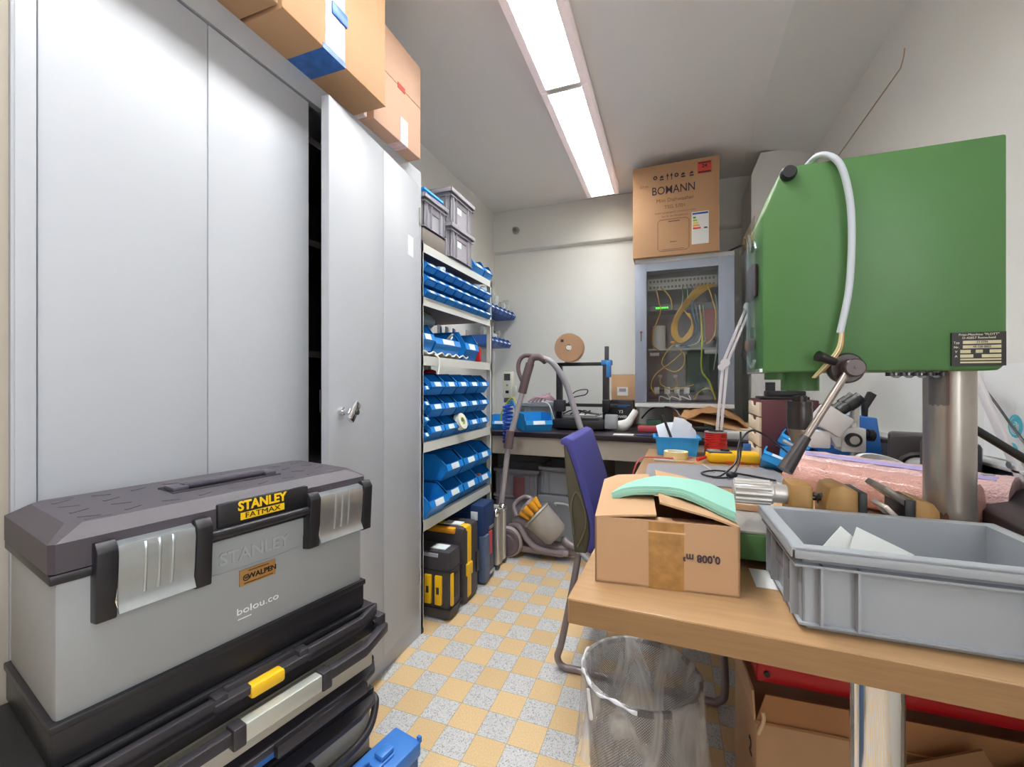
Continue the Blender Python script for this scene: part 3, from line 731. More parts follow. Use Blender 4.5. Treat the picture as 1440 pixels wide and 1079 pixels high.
# 3D printer: open portal frame
t = thing('desktop_printer', 'black portal framed desktop printer on the back bench', 'printer', (-.585, 3.02, .7505))
MB().box(-.19, .165, -.16, .16, .012, .07, bev=.006).build('base', M_blacks, t)
for x in (-.18, .15): MB().box(x - .012, x + .03, -.02, .02, .05, .465, bev=.003).build('upright', M_blacks, t)
MB().box(-.19, .18, -.02, .02, .442, .466, bev=.003).build('top_beam', M_blacks, t)
MB().box(-.21, .24, -.035, -.015, .155, .178, bev=.003).build('gantry', M_blacks, t)
MB().box(-.20, -.12, -.065, -.01, .12, .2, bev=.006).build('print_head', mat('dark_print_head', '#37353c'), t)
MB().box(.14, .19, -.05, 0, .12, .205, bev=.005).build('motor', M_black, t)
MB().box(-.12, .12, -.14, .13, .095, .102, bev=.002).build('print_bed', mat('grey_print_bed', '#6d6a70', .4), t)
MB().box(-.05, .1, -.12, -.02, .102, .104).build('white_sheet', M_white, t)
MB().box(.17, .255, -.15, -.13, .015, .115, bev=.008, M=T(.21, -.14, .06) @ RX(-.3) @ T(-.21, .14, -.06)).build('control_screen', mat('grey_screen_case', '#7d8084', .3), t)
MB().tube([(-.10, -.03, .20), (-.05, -.03, .26), (.03, -.02, .275), (.02, -.02, .24), (-.06, -.03, .22), (-.1, -.03, .18)], .004, n=6).build('cable', M_black, t)
for k in range(4): MB().tube([(-.12 + .05 * k, -.10, .105), (-.05 + .04 * k, -.12, .135), (.05, -.1 + .03 * k, .115), (.12, -.08, .108)], .004, n=6).build('cable', M_black, t)
MB().box(.13, .2, -.03, .03, .445, .48, bev=.004).box(.165, .195, -.035, .0, .36, .47, bev=.004).build('blue_bracket', mat('blue_printed_part', '#3b7fc4', .5), t)
MB().box(.15, .178, -.012, .012, .47, .575, bev=.003).build('post', mat('grey_print_head', '#4c4e50'), t)
MB().box(-.13, -.10, -.012, .012, .46, .60, bev=.002).build('spool_arm', mat('grey_metal_arm', '#77777a', .5), t)
t = thing('filament_spool', 'round brown cardboard spool on top of the printer', 'spool', (-.67, 2.985, 1.317), 0, rot=(PI / 2, 0, 0))
for s, z in ((0, -.012), (1, .052)): MB().lathe([(.022, z), (.10, z), (.10, z + .004), (.022, z + .004)], 36, close=True).build('flange', mat('spool_cardboard', '#b48e6e', .8, var=.08), t)
MB().lathe([(.022, -.01), (.05, -.01), (.05, .052), (.022, .052)], 24, close=True).build('core', M_cardd, t)
MB().lathe([(0, .06), (.016, .06), (.016, .066), (0, .066)], 16).build('hub_cap', M_white, t)
MB().box(-.055, -.035, .04, .058, .056, .0575).build('cut_out', mat('spool_hole', '#3a2a22', .9), t)

# cartons against the back wall
t = thing('black_carton', 'black product carton with white and blue print at the right of the printer', 'box', (-.345, 3.27, .7505))
MB().box(-.085, .085, -.07, .07, 0, .195, bev=.002).build('carton_body', mat('black_carton', '#25252b', .45), t)
text('lettering', 'POWER', .026, M_white, t, (.0, -.0705, .075), FACE_NY, bold=.0006)
text('lettering', 'Y3', .03, M_white, t, (.0, -.0705, .112), FACE_NY, bold=.0006)
MB().box(-.055, .065, -.0712, -.07, .158, .162).box(-.03, .04, -.0712, -.07, .148, .151).build('blue_print', mat('blue_print', '#3f86d8', .5), t)
t = thing('flat_carton', 'upright tan cardboard carton with white label against the back wall', 'box', (-.345, 3.40, .7505))
MB().box(-.088, .088, -.04, .04, 0, .386, bev=.002).build('carton_body', M_card, t)
MB().box(-.045, .035, -.0415, -.04, .225, .29).build('paper_label', M_white, t)
MB().box(-.03, .02, -.0422, -.0415, .255, .28).build('label_print', mat('label_grey_print', '#9a98a8', .6), t)
# white sock-shaped filter and clutter to the right
b = MB().tube([(-.40, 2.98, .785), (-.33, 2.97, .78), (-.28, 2.98, .80), (-.245, 2.99, .85), (-.225, 3.0, .885)], lambda t: .028 + .012 * math.sin(PI * min(1, t * 1.6)) - .006 * t, n=12)
o = b.build('crumpled_paper', mat('white_tissue', '#ecebe8', .9, bump=.4, bscale=40)); tag(o, 'crumpled white paper towel on the bench before the black carton', 'paper')
o = MB().box(-.24, -.02, 2.93, 2.99, .7505, .79, bev=.008).build('red_pouch', mat('dull_red_pouch', '#b4474f', .5)); o.location = (.03, 0, 0); tag(o, 'dull red pouch on the bench right of the white paper', 'pouch')
o = MB().box(-.16, -.06, 3.05, 3.12, .7505, .82, bev=.01).build('green_pouch', mat('green_pouch', '#3f6d55', .6)); tag(o, 'small green pouch behind the red pouch on the bench', 'pouch')
o = MB().box(-.20, -.06, 2.72, 2.76, .7505, .757, bev=.003).build('pliers', mat('dark_blue_handles', '#3b4278', .5)); tag(o, 'dark blue handled pliers lying at the front of the bench', 'tool')
o = MB().box(-.34, -.22, 2.70, 2.78, .7505, .752).build('paper_sheet', M_white); tag(o, 'small white paper sheet lying at the front of the bench', 'paper')
o = MB().cyl((-.03, 2.90, .785), (.09, 2.92, .785), .033, n=20).build('white_bottle', M_white); tag(o, 'white bottle lying on its side behind the blue bin of papers', 'bottle')
o = MB().tube([(-.20, 3.2, .82), (-.12, 3.1, .90), (.0, 2.95, .91), (.05, 2.85, .86), (.06, 2.80, .78)], .006, n=6).build('black_lead', M_black); tag(o, 'black lead arching over the bench left of the cardboard sheets', 'cable')
# torn cardboard under the wall cabinet
rows = [[(.02 + .40 * j / 8, 2.86 + .12 * i, .80 + .10 * math.sin(PI * j / 9) + .02 * i - .03 * (j / 8) ** 2 + .01 * ((j * 3 + i) % 2)) for j in range(9)] for i in range(3)]
o = MB().grid(rows, .006).build('cardboard_sheet', M_cardd, ang=25); tag(o, 'bent brown cardboard sheet piled on the bench under the wall cabinet', 'cardboard')
o = MB().box(-.2, .18, -.09, .09, 0, .006).build('cardboard_sheet', mat('tan_sheet', '#b98f63', .8)); o.location = (.26, 2.93, .835); o.rotation_euler = (.25, .22, -.15); tag(o, 'tan cardboard sheet sloping down to the right under the wall cabinet', 'cardboard')
o = MB().box(.01, .2, 3.08, 3.2, .7505, .885, bev=.002).build('brown_carton', M_cardd); tag(o, 'brown carton standing behind the cardboard sheets on the bench', 'box')
# white drawer box and black phone right of the lamp
o = MB().box(.10, .42, 2.72, 2.84, .7505, .79, bev=.003).build('white_box', mat('white_flat_box', '#dedcd8', .5)); tag(o, 'flat white box on the bench behind the red wire spool', 'box')
o = MB().box(-.06, .06, -.025, .025, 0, .03, bev=.006).build('stapler', M_black); o.location = (.165, 2.70, .7905); tag(o, 'black stapler lying on the flat white box', 'stapler')
o = MB().box(.26, .45, 2.86, 2.95, .7505, .80, bev=.003).build('white_folder', M_white); tag(o, 'white folder lying beneath the sloping cardboard sheets', 'folder')

# =================================================================== WALL NETWORK CABINET
M_net = mat('blue_grey_rack_paint', '#98a0b0', .4)
M_netl = mat('light_grey_rack_paint', '#c9c9c9', .4)
M_neti = mat('rack_interior_grey', '#b3adaf', .6)
t = thing('network_cabinet', 'grey wall cabinet with glass door showing patch cables', 'cabinet', (.069, 3.0, .91))
w, H_, D_ = .30, .99, .385
c = MB(); c.box(-w, -w + .02, .03, D_, 0, H_).box(w - .02, w, .03, D_, 0, H_).box(-w, w, D_ - .02, D_, 0, H_).box(-w, w, .03, D_, 0, .02)
c.build('rack_case', M_netl, t)
MB().box(-w, w, .0, D_, H_ - .03, H_, bev=.004).build('top_cover', M_netl, t)
MB().box(-w, w, .0, .06, -.0, .028, bev=.004).build('bottom_rail', M_white, t)
MB().box(-w + .02, w - .02, D_ - .04, D_ - .02, .02, H_ - .03).build('back_panel', M_neti, t)
d = MB().box(-w, -w + .075, .0, .03, .03, H_ - .03, bev=.003).box(w - .09, w, .0, .03, .03, H_ - .03, bev=.003).box(-w + .075, w - .09, .0, .03, H_ - .085, H_ - .03).box(-w + .075, w - .09, .0, .03, .03, .034)
d = d.build('door_frame', M_net, t)
M_glass = glass_mat('cabinet_glass', '#f8fafa', .05)
MB().box(-w + .075, w - .09, .012, .016, .034, H_ - .085).build('glass_pane', M_glass, t)
MB().lathe([(0, 0), (.008, 0), (.008, .006), (0, .006)], 14, T(-w + .04, 0, .5) @ RX(PI / 2)).build('lock', M_chrome, d)
MB().box(-w + .037, -w + .043, -.004, .0, .44, .49).build('key_strip', mat('dark_metal', '#5b5a5c'), d)
# two patch panels
for z in (.84, .80):
    p = MB().box(-.225, .213, .12, .14, z, z + .038).build('patch_panel', mat('panel_white', '#d5d2cb', .4), t)
    q = MB()
    for k in range(18):
        x = -.205 + k * .0233
        q.box(x - .007, x + .007, .118, .121, z + .01, z + .026)
    q.build('socket_row', mat('socket_grey', '#8d8688', .5), p)
MB().box(-.22, .205, .14, .34, .66, .70).build('network_switch', mat('switch_grey', '#77747a', .4), t)
l = MB()
for k in range(7): l.box(-.17 + .012 * k, -.164 + .012 * k, .136, .141, .675, .685)
l.build('status_light', mat('green_status_light', '#3bd12f', .4, emit='#4cff35', estr=2.5), t)
MB().box(.12, .2, .15, .33, .45, .68, bev=.004).build('red_unit', mat('dull_red_unit', '#b0555c', .5), t)
MB().box(-.22, .215, .13, .34, .385, .397).build('shelf_plate', M_netl, t)
b = MB().cyl((-.150, .19, .398), (-.150, .19, .56), .043, n=28).build('router_tower', M_white, t)
MB().box(-.21, -.15, .13, .17, .35, .372, bev=.004).box(.135, .235, .13, .17, .355, .385, bev=.008).build('power_brick', M_white, t)
MB().box(.03, .17, .20, .33, .10, .38, bev=.003).build('dark_unit', mat('dark_grey_green_unit', '#5d6a66', .5), t)
for i, x in enumerate((-.149, -.043, .06)): MB().box(x - .013, x + .013, .33, .35, .20, .22, bev=.002).build('plug', M_white, t)
for i, x in enumerate((-.168, -.098, -.034, .029)): MB().box(x - .018, x + .018, .18, .22, .085, .132, bev=.003).build('wall_socket', M_white, t)
MB().box(-.22, .21, .17, .2, .05, .075).box(-.22, .21, .25, .27, .10, .115).build('power_strip', mat('dull_mauve', '#8b7479', .5), t)
cols = {'yellow': '#d8b24a', 'orange': '#d99a4c', 'green': '#6fa06c', 'blue': '#5f86a8', 'lime': '#c8c83e', 'white': '#dcdad2'}
def cab(c, pts, r=.0038):
    MB().tube([(x, y, z) for x, y, z in pts], r, n=6, sub=8).build('patch_cable', mat('cable_' + c, cols[c], .45), t)
random.seed(3)
for k in range(8):
    a = .015 * k
    cab('yellow' if k % 3 else 'orange', [(.10 + .016 * k, .11, .815), (.04 + .008 * k, .07 + .004 * k, .74), (-.045 + .004 * k, .06 + .006 * k, .61), (-.07 + a * .35, .065, .50), (-.02 + a * .2, .07, .43 + .004 * k), (.05 + a * .05, .075, .47 + .01 * k), (.06 - a * .15, .08, .56 + .008 * k), (.0 + a * .2, .085, .66 - .005 * k)])
cab('yellow', [(.15, .11, .81), (.17, .07, .74), (.20, .06, .60), (.19, .07, .47), (.15, .08, .42)])
cab('orange', [(-.17, .11, .82), (-.15, .08, .72), (-.14, .07, .64), (-.19, .08, .50), (-.19, .09, .42), (-.14, .1, .38)])
cab('yellow', [(-.14, .11, .82), (-.08, .08, .74), (-.065, .09, .66)])
for k, c in enumerate(('green', 'green', 'blue')): cab(c, [(.0 + .03 * k, .11, .81), (.0 + .03 * k, .09, .72), (-.02 + .04 * k, .1, .62)])
for k in range(4): cab(['blue', 'blue', 'white', 'green'][k], [(.06 + .022 * k, .11, .68), (.07 + .02 * k, .09, .60), (.08 + .018 * k, .1, .50), (.0 + .04 * k, .1, .42), (-.06, .11, .41)])
cab('yellow', [(-.03, .08, .45), (-.10, .07, .37), (-.13, .07, .29), (-.06, .07, .235), (.0, .07, .27), (.01, .075, .35), (-.04, .08, .40)])
cab('yellow', [(.0, .08, .37), (-.07, .07, .30), (-.17, .07, .22), (-.20, .08, .14), (-.17, .1, .08)])
for x0, x1 in ((-.149, -.10), (-.043, -.04), (.06, .03)): cab('yellow', [(x0, .3, .20), (x0 + .01, .2, .15), (-.07, .15, .115)])
cab('lime', [(.11, .09, .62), (.118, .06, .45), (.115, .06, .25), (.16, .06, .17), (.20, .07, .06)], .005)
cab('lime', [(.13, .07, .22), (.17, .06, .14), (.20, .07, .05)], .004)
cab('yellow', [(.07, .1, .05), (.11, .07, .11), (.17, .07, .12), (.2, .08, .05)])
for x in (-.1, -.03, .03): cab('white', [(x, .17, .09), (x + .02, .1, .05), (x - .04, .09, .07), (x - .05, .1, .03)])
MB().tube([(.20, .13, .75), (.215, .1, .6), (.21, .1, .4), (.19, .1, .25)], .004, n=6).build('patch_cable', mat('cable_silver', '#a9b2b0', .3), t)
for k, (x, z, c) in enumerate(((-.06, .43, 'orange'), (-.03, .405, 'white'), (.03, .40, 'blue'), (.13, .42, 'red'))):
    MB().box(x - .014, x + .014, .1, .12, z, z + .014, bev=.002).build('connector', {'orange': mat('cable_orange', cols['orange']), 'white': M_white, 'blue': mat('cable_blue', cols['blue']), 'red': mat('dull_red_plug', '#c0494e')}[c], t)

# carton on the cabinet
t = thing('dishwasher_carton', 'tan appliance carton with dark print standing on the wall cabinet', 'box', (.02, 3.0, 1.9005), 0)
w, H_ = .262, .60
MB().box(-w, w, -.03, .38, 0.0, H_, bev=.003).build('carton_body', mat('tan_carton', '#bd946f', .8, var=.05, vscale=5), t)
M_ink = mat('dark_carton_ink', '#3e3340', .7)
Mi2 = mat('faded_carton_ink', '#7a5a4a', .8)
fy = -.0305
text('lettering', 'BOMANN', .074, M_ink, t, (-.01, fy, .425), FACE_NY, bold=.0003, sx=.82)
text('lettering', 'Mini Dishwasher', .034, Mi2, t, (.0, fy, .36), FACE_NY)
text('lettering', 'TSG 5701', .032, Mi2, t, (.0, fy, .315), FACE_NY)
text('lettering', 'Anleitung beiliegend / instructions inside', .015, Mi2, t, (.0, fy, .28), FACE_NY)
text('lettering', 'Nur für den Hausgebrauch', .015, Mi2, t, (.0, fy, .255), FACE_NY)
text('lettering', '5.7 cm', .02, Mi2, t, (-.19, fy, .467), FACE_NY)
ic = MB()
for k, x in enumerate((-.12, -.08, -.045, -.02, .01, .05, .10)):
    if k in (2, 3): ic.prism([(x - .008, .515), (x + .008, .515), (x, .535)], 'y', fy - .001, fy).box(x - .002, x + .002, fy - .001, fy, .49, .515)
    elif k in (0, 4): ic.lathe([(.006, 0), (.013, 0), (.013, .001), (.006, .001)], 16, T(x, fy, .515) @ RX(PI / 2), close=True)
    else: ic.box(x - .012, x + .012, fy - .001, fy, .495, .503).prism([(x - .012, .508), (x + .012, .512), (x + .004, .525), (x - .008, .52)], 'y', fy - .001, fy)
ic.build('handling_symbol', M_ink, t)
MB().box(.135, .215, fy - .002, fy + .001, .50, .575).build('red_sticker', mat('red_sticker', '#d2493f', .6), t)
text('lettering', '24', .03, M_ink, t, (.175, fy - .0025, .545), FACE_NY, bold=.001)
MB().box(.14, .21, fy - .003, fy - .0015, .505, .512).box(.14, .21, fy - .003, fy - .0015, .562, .569).build('sticker_bar', M_ink, t)
o = MB()
x0, x1, z0, z1, th = -.105, .085, .03, .235, .0022
o.tube([(x0 + .015, fy, z0), (x1 - .015, fy, z0), (x1, fy, z0 + .015), (x1, fy, z1 - .015), (x1 - .015, fy, z1), (x0 + .015, fy, z1), (x0, fy, z1 - .015), (x0, fy, z0 + .015)], .0016, n=6, sub=1, closed=True)
o.box(x0 + .03, x1 - .03, fy - .001, fy, z0 + .008, z0 + .011).box(-.03, .01, fy - .001, fy, .085, .09).box(-.04, .03, fy - .001, fy, z1 - .018, z1 - .012)
o.build('door_drawing', Mi2, t)
e = MB().box(.10, .2, fy - .0015, fy + .001, .055, .26).build('energy_label', M_white, t)
for k, c in enumerate(('#2f9a4a', '#8ec63f', '#f3e04a', '#f0a63a', '#dd4436')):
    MB().box(.108, .125 + .007 * k, fy - .0022, fy - .001, .218 - .017 * k, .229 - .017 * k).build('rating_bar', mat('rating_%d' % k, c, .6), e)
MB().box(.104, .196, fy - .0022, fy - .001, .243, .254).build('rating_header', mat('rating_header', '#2b4ea8', .6), e)
MB().box(.172, .192, fy - .0022, fy - .001, .15, .158).build('rating_arrow', M_black, e)
o = MB().tube([(.34, 3.02, 1.905), (.40, 3.05, 1.935), (.45, 3.12, 1.97), (.455, 3.2, 2.03)], .006, n=6).build('black_cable', M_black); tag(o, 'short black cable running up beside the carton on the wall cabinet', 'cable')

# =================================================================== CRATES UNDER THE BENCH
def ucrate(label, x, y, L, W, H, z, m=M_crated):
    return crate(label, L, W, H, (x, y, z), 0, 'crates under the back bench', m, handle=False, nrib=2)
ucrate('dusty grey crate at the bottom left under the back bench', -1.02, 2.97, .34, .30, .29, 0.0)
ucrate('dusty grey open crate on top at the left under the back bench', -1.02, 2.97, .34, .30, .19, .2785)
ucrate('grey open crate on top of the lidded case under the bench', -.665, 2.95, .37, .30, .19, .315, mat('pale_grey_crate', '#a7abb3', .5))
t = thing('lidded_case', 'pale grey lidded case with a curved handle under the bench', 'case', (-.665, 2.95, 0), 0, 'crates under the back bench')
MB().box(-.18, .18, -.15, .15, 0, .275, bev=.01).build('case_body', mat('pale_grey_case', '#a9adb6', .45), t)
MB().box(-.187, .187, -.157, .157, .265, .314, bev=.006).build('lid', mat('pale_grey_case', '#a9adb6'), t)
MB().tube([(-.06, -.155, .25), (-.055, -.185, .275), (.02, -.19, .275), (.035, -.16, .25)], .007, n=8).build('handle', M_white, t)
MB().box(.03, .08, -.1515, -.15, .235, .26).build('paper_label', M_white, t)
ucrate('dusty grey crate in the middle under the back bench', -.21, 3.0, .36, .30, .28, 0.0)
o = MB().box(-1.13, -1.05, 2.83, 2.835, .30, .44).build('red_card', mat('dull_red_card', '#8f5a5c', .7)); o.location = (.1, -.032, -.02); o.rotation_euler = (0, 0, 0); tag(o, 'dull red card leaning on the front of the left upper crate', 'card')

# =================================================================== VACUUM CLEANER
M_vac = mat('taupe_grey_plastic', '#8f8388', .35)
M_vacd = mat('dusky_wheel_plastic', '#6f6068', .45)
M_vacs = mat('silver_tube', '#bdb8bb', .3, metal=.3)
t = thing('vacuum_cleaner', 'grey and yellow cylinder vacuum cleaner on the floor by the rack', 'vacuum cleaner', (-.80, 2.50, 0))
def L(x, y, z): return (x + .80, y - 2.50, z)
Mw = T(*L(-.945, 2.47, .095)) @ RX(PI / 2)
w1 = MB().lathe([(0, .03), (.045, .028), (.05, .02), (.075, .022), (.088, .01), (.093, -.01), (.088, -.025), (0, -.025)], 36, Mw).build('wheel', M_vacd, t)
MB().lathe([(.082, .018), (.090, .010), (.094, -.004), (.088, .02)], 36, Mw, close=True).build('wheel_rim', mat('wheel_rim_beige', '#b3a7a4', .4), w1)
w2 = MB().lathe([(0, .025), (.088, .025), (.093, .01), (.088, -.01), (0, -.03)], 32, T(*L(-.925, 2.66, .093)) @ RX(PI / 2)).build('wheel', M_vacd, t)
b = MB()
b.tube([L(-.92, 2.56, .19), L(-.86, 2.55, .20), L(-.80, 2.545, .13), L(-.72, 2.55, .075), L(-.60, 2.565, .06), L(-.54, 2.57, .055)], lambda u: .05 - .018 * u, n=14)
b.tube([L(-.95, 2.53, .17), L(-.88, 2.49, .19), L(-.82, 2.475, .12), L(-.74, 2.48, .07), L(-.58, 2.52, .05)], .018, n=10)
b.box(*[v for p in zip(L(-.90, 2.49, .03), L(-.60, 2.62, .075)) for v in p], bev=.014)
b.build('body', M_vac, t)
ax = (Vector((.135, 0, -.12))).normalized()
p0 = Vector(L(-.785, 2.535, .262)); q = ax.to_track_quat('Z', 'Y').to_matrix().to_4x4()
MB().lathe([(0, -.002), (.098, 0), (.101, .012), (.094, .016), (.088, .10), (.08, .165), (.06, .185), (0, .188)], 36, T(*p0) @ q).build('dust_bin', mat('dusty_clear_plastic', '#a9a49b', .3, var=.15, vscale=12), t)
cy = MB()
for k in range(8):
    a = 2 * PI * k / 8
    c0 = p0 + q.to_3x3() @ Vector((.05 * math.cos(a), .05 * math.sin(a), -.006)); c1 = p0 + q.to_3x3() @ Vector((.058 * math.cos(a), .058 * math.sin(a), -.075))
    cy.cyl(c0, c1, .014, .026, n=14)
cy.cyl(p0 - ax * .02, p0 - ax * .075, .035, .03, n=18)
cy = cy.build('cyclone_cluster', mat('amber_yellow_plastic', '#eaa52c', .35), t)
MB().cyl(p0 - ax * .072, p0 - ax * .088, .07, .055, n=24).build('cyclone_cap', M_vac, t)
MB().tube([L(-.90, 2.5, .25), L(-.92, 2.52, .31), L(-.86, 2.54, .36), L(-.80, 2.54, .345)], .014, n=10).build('carry_handle', M_vac, t)
MB().tube([L(-.60, 2.56, .075), L(-.61, 2.55, .12), L(-.57, 2.53, .10), L(-.50, 2.52, .085)], .022, n=12).build('hose_socket', M_vac, t)
wand = MB().tube([L(-1.03, 2.475, .012), L(-.928, 2.45, .727), L(-.845, 2.47, 1.03)], lambda u: .0165, n=14, sub=1).build('wand', M_vacs, t)
wv = Vector(L(-.928, 2.45, .727)) - Vector(L(-1.03, 2.44, .012)); wv.normalize(); wj = Vector(L(-.928, 2.45, .727))
MB().cyl(wj - wv * .055, wj + wv * .055, .026, .024, n=18).build('wand_joint', mat('dark_taupe', '#6d5b5e', .4), t)
MB().box(-.09, .09, -.03, .05, 0, .022, bev=.008, M=T(*L(-1.09, 2.52, .001)) @ RZ(.3)).build('floor_head', M_vacd, t)
hl = MB().tube([L(-.852, 2.47, 1.01), L(-.828, 2.47, 1.10), L(-.80, 2.47, 1.19)], .026, n=14).tube([L(-.84, 2.47, 1.06), L(-.875, 2.47, 1.14), L(-.872, 2.47, 1.20), L(-.84, 2.47, 1.235), L(-.785, 2.47, 1.235)], .013, n=10).tube([L(-.80, 2.47, 1.18), L(-.785, 2.47, 1.22), L(-.74, 2.47, 1.225), L(-.70, 2.46, 1.20)], .021, n=12)
hl.build('wand_handle', mat('dark_taupe', '#6d5b5e'), t)
MB().tube([L(-.745, 2.47, 1.222), L(-.68, 2.46, 1.205), L(-.63, 2.46, 1.155), L(-.575, 2.46, 1.06), L(-.525, 2.45, .92), L(-.475, 2.44, .78), L(-.40, 2.44, .62), L(-.345, 2.44, .48), L(-.33, 2.44, .30), L(-.36, 2.45, .12), L(-.43, 2.48, .04), L(-.50, 2.51, .075)], .0175, n=12, sub=10).build('hose', mat('grey_hose', '#97949a', .4), t)

# =================================================================== WORK TABLE
TZ = .74
M_wood = wood_mat('tan_laminate', '#a17e5a', '#b08e66', (1.2, 14, 14), .33)
M_woodshade = wood_mat('tan_laminate_shaded', '#8a6845', '#98764f', (2, 14, 30), .45)  # same laminate as the top, with the edge's shade put into its colour
t = thing('work_table', 'tan laminate work table with thick edge and chrome legs', 'table', (-.149, .645, 0), math.radians(-1.5))
MB().box(0, .915, 0, 1.62, TZ - .0385, TZ, bev=.002).build('table_top', M_wood, t)
MB().box(.003, .912, -.0012, .0, TZ - .037, TZ - .002).build('edge_band', M_woodshade, t)
MB().box(-.0012, .0, .003, 1.617, TZ - .037, TZ - .002).build('edge_band', M_woodshade, t)
for x, y in ((.413, .10), (.413, 1.48), (.86, .10), (.86, 1.48)):
    MB().cyl((x, y, .012), (x, y, TZ - .039), .030, n=32).build('leg', M_chrome, t)
    MB().cyl((x, y, 0), (x, y, .012), .034, n=24).build('foot', M_black, t)

# carton with raised flaps
t = thing('open_carton', 'small open cardboard carton on the front left corner of the table', 'box', (-.119, .715, TZ + .0005), math.radians(5.2))
w, d, h = .218, .285, .108
c = MB(); k = .003
c.box(0, w, 0, d, 0, k); c.box(0, w, 0, k, 0, h).box(0, w, d - k, d, 0, h).box(0, k, 0, d, 0, h).box(w - k, w, 0, d, 0, h)
c.build('carton_body', M_card, t)
fl = MB().grid([[(0, 0, h), (.03, 0, h + .004), (.097, .004, h + .009)], [(0, d * .5, h), (.03, d * .5, h + .012), (.098, d * .5, h + .016)], [(0, d, h), (.03, d, h + .012), (.097, d - .004, h + .018)]], .003)
fl.build('flap', M_card, t)
fl = MB().grid([[(w, 0, h), (.18, .002, h + .012), (.103, .008, h + .028)], [(w, d * .5, h), (.17, d * .5, h + .016), (.106, d * .5, h + .026)], [(w, d, h), (.17, d, h + .016), (.11, d - .004, h + .028)]], .003)
fl.build('flap', M_card, t)
MB().grid([[(.004, .002, h), (w - .004, .002, h)], [(.02, .07, h - .014), (w - .02, .07, h - .014)]], .002).build('inner_flap', M_card, t)
MB().grid([[(.004, d - .002, h), (w - .004, d - .002, h)], [(.02, d - .07, h - .014), (w - .02, d - .07, h - .014)]], .002).build('inner_flap', M_card, t)
MB().box(.096, .122, .004, .02, h - .012, h + .0).build('inner_flap_strip', M_card, t)
MB().box(.085, .138, -.0008, .0, .0, h - .002).build('packing_tape', mat('brown_packing_tape', '#ac8049', .22, var=.25, vscale=60), t)
MB().box(.083, .14, -.0009, .0, h - .0185, h - .016).build('tape_crease', mat('tape_crease_tan', '#d8b184', .3), t)
text('lettering', '0,008 m³', .0165, M_ink, t, (.163, -.001, .055), (PI / 2, PI, 0), bold=.0003, sx=.92)
# teal cloth folded on the carton
base = [(-.104, .806), (-.085, .90), (.107, .878), (.094, .748)]
def cloth_layer(z0, g):
    rows = []
    for i in range(5):
        v = i / 4; row = []
        for j in range(11):
            u = j / 10
            x = (base[0][0] * (1 - u) + base[3][0] * u) * (1 - v) + (base[1][0] * (1 - u) + base[2][0] * u) * v
            y = (base[0][1] * (1 - u) + base[3][1] * u) * (1 - v) + (base[1][1] * (1 - u) + base[2][1] * u) * v
            y += .018 * math.sin(PI * u) * (1 - v) - g * (1 - v)
            z = z0 + .0215 * math.sin(PI * min(1, u * 1.03)) ** .8 * (1 if u < .97 else .6) + .0012 * math.sin(u * 13 + v * 4)
            row.append((x, y, z))
        rows.append(row)
    return rows
c = MB()
for q in range(3): c.grid(cloth_layer(TZ + .1165 + .005 * q, .002 * (q % 2)), .005)
o = c.build('folded_cloth', mat('teal_cloth', '#93c9b8', .85, bump=.2, bscale=300), ang=60); tag(o, 'folded pale teal cloth lying on the open carton', 'cloth')

# grey crate at the front edge with white cards
crate('grey stacking crate at the front edge of the table with white cards inside', .318, .212, .1135, (.304, .762, TZ + .0005), math.radians(1.0), None, mat('mid_grey_crate', '#9fa4aa', .4, bump=.03, bscale=300), handle=True)
for i, (x, y, r, s) in enumerate(((.246, .775, .75, .085), (.283, .778, .45, .08))):
    o = MB().box(-s / 2, s / 2, -.0006, .0006, -s / 2, s / 2).build('white_card', mat('card_white', '#e8ebe8', .6))
    o.location = (x, y, TZ + (.052, .060)[i]); o.rotation_euler = (-.35, r, .1 * i)
    tag(o, ['white card standing on its corner in the grey crate, left one', 'white card tilted in the grey crate, right one'][i], 'card', 'cards in the grey crate')
o = MB().box(.128, .19, .785, .86, TZ + .0003, TZ + .0008).build('paper_slip', M_white); o['x'] = 1; del o['x']; tag(o, 'white paper slip lying between carton and crate under the drill base', 'paper')

# =================================================================== PILLAR DRILL
M_steel = mat('worn_column_steel', '#b2aaa2', .28, metal=.75, var=.18, vscale=9)
M_bronze = mat('bronze_casting', '#a07a47', .45, metal=.25, var=.1, vscale=30)
M_tableiron = mat('machined_iron', '#b9b9b7', .35, metal=.4)
M_dkbrown = mat('dark_brown_bakelite', '#3b2d2d', .35)
t = thing('pillar_drill', 'green bench pillar drill with big square head on the table', 'drill press', (.30, .93, TZ))
def D(x, y, z): return (x - .30, y - .93, z - TZ)
def DB(m, x0, x1, y0, y1, z0, z1, bev=0): return m.box(x0 - .30, x1 - .30, y0 - .93, y1 - .93, z0 - TZ, z1 - TZ, bev)
b = MB(); DB(b, .075, .50, .852, 1.02, .757, .803, .004); b.build('base', M_green, t)
DB(MB(), .08, .495, .855, 1.017, .803, .808, .001).build('base_plate', M_tableiron, t)
for x, y in ((.10, .875), (.47, .875), (.10, 1.0), (.47, 1.0)): MB().cyl(D(x, y, TZ + .0005), D(x, y, .758), .015, n=14).build('foot', M_black, t)
MB().cyl(D(.436, .93, .808), D(.436, .93, 1.10), .0325, n=40).build('column', M_steel, t)
def stain(name, m, a0, a1, z0, z1, jag):
    b = MB(); rows = []
    for i in range(9):
        u = i / 8
        rows.append([D(.436 + .0328 * math.cos(a0 + (a1 - a0) * v / 8), .93 + .0328 * math.sin(a0 + (a1 - a0) * v / 8), z0 + (z1 - z0) * u + jag * math.sin(v * 2.7 + i) * (1 if i in (0, 8) else 0)) for v in range(9)])
    b.grid(rows).build(name, m, t)
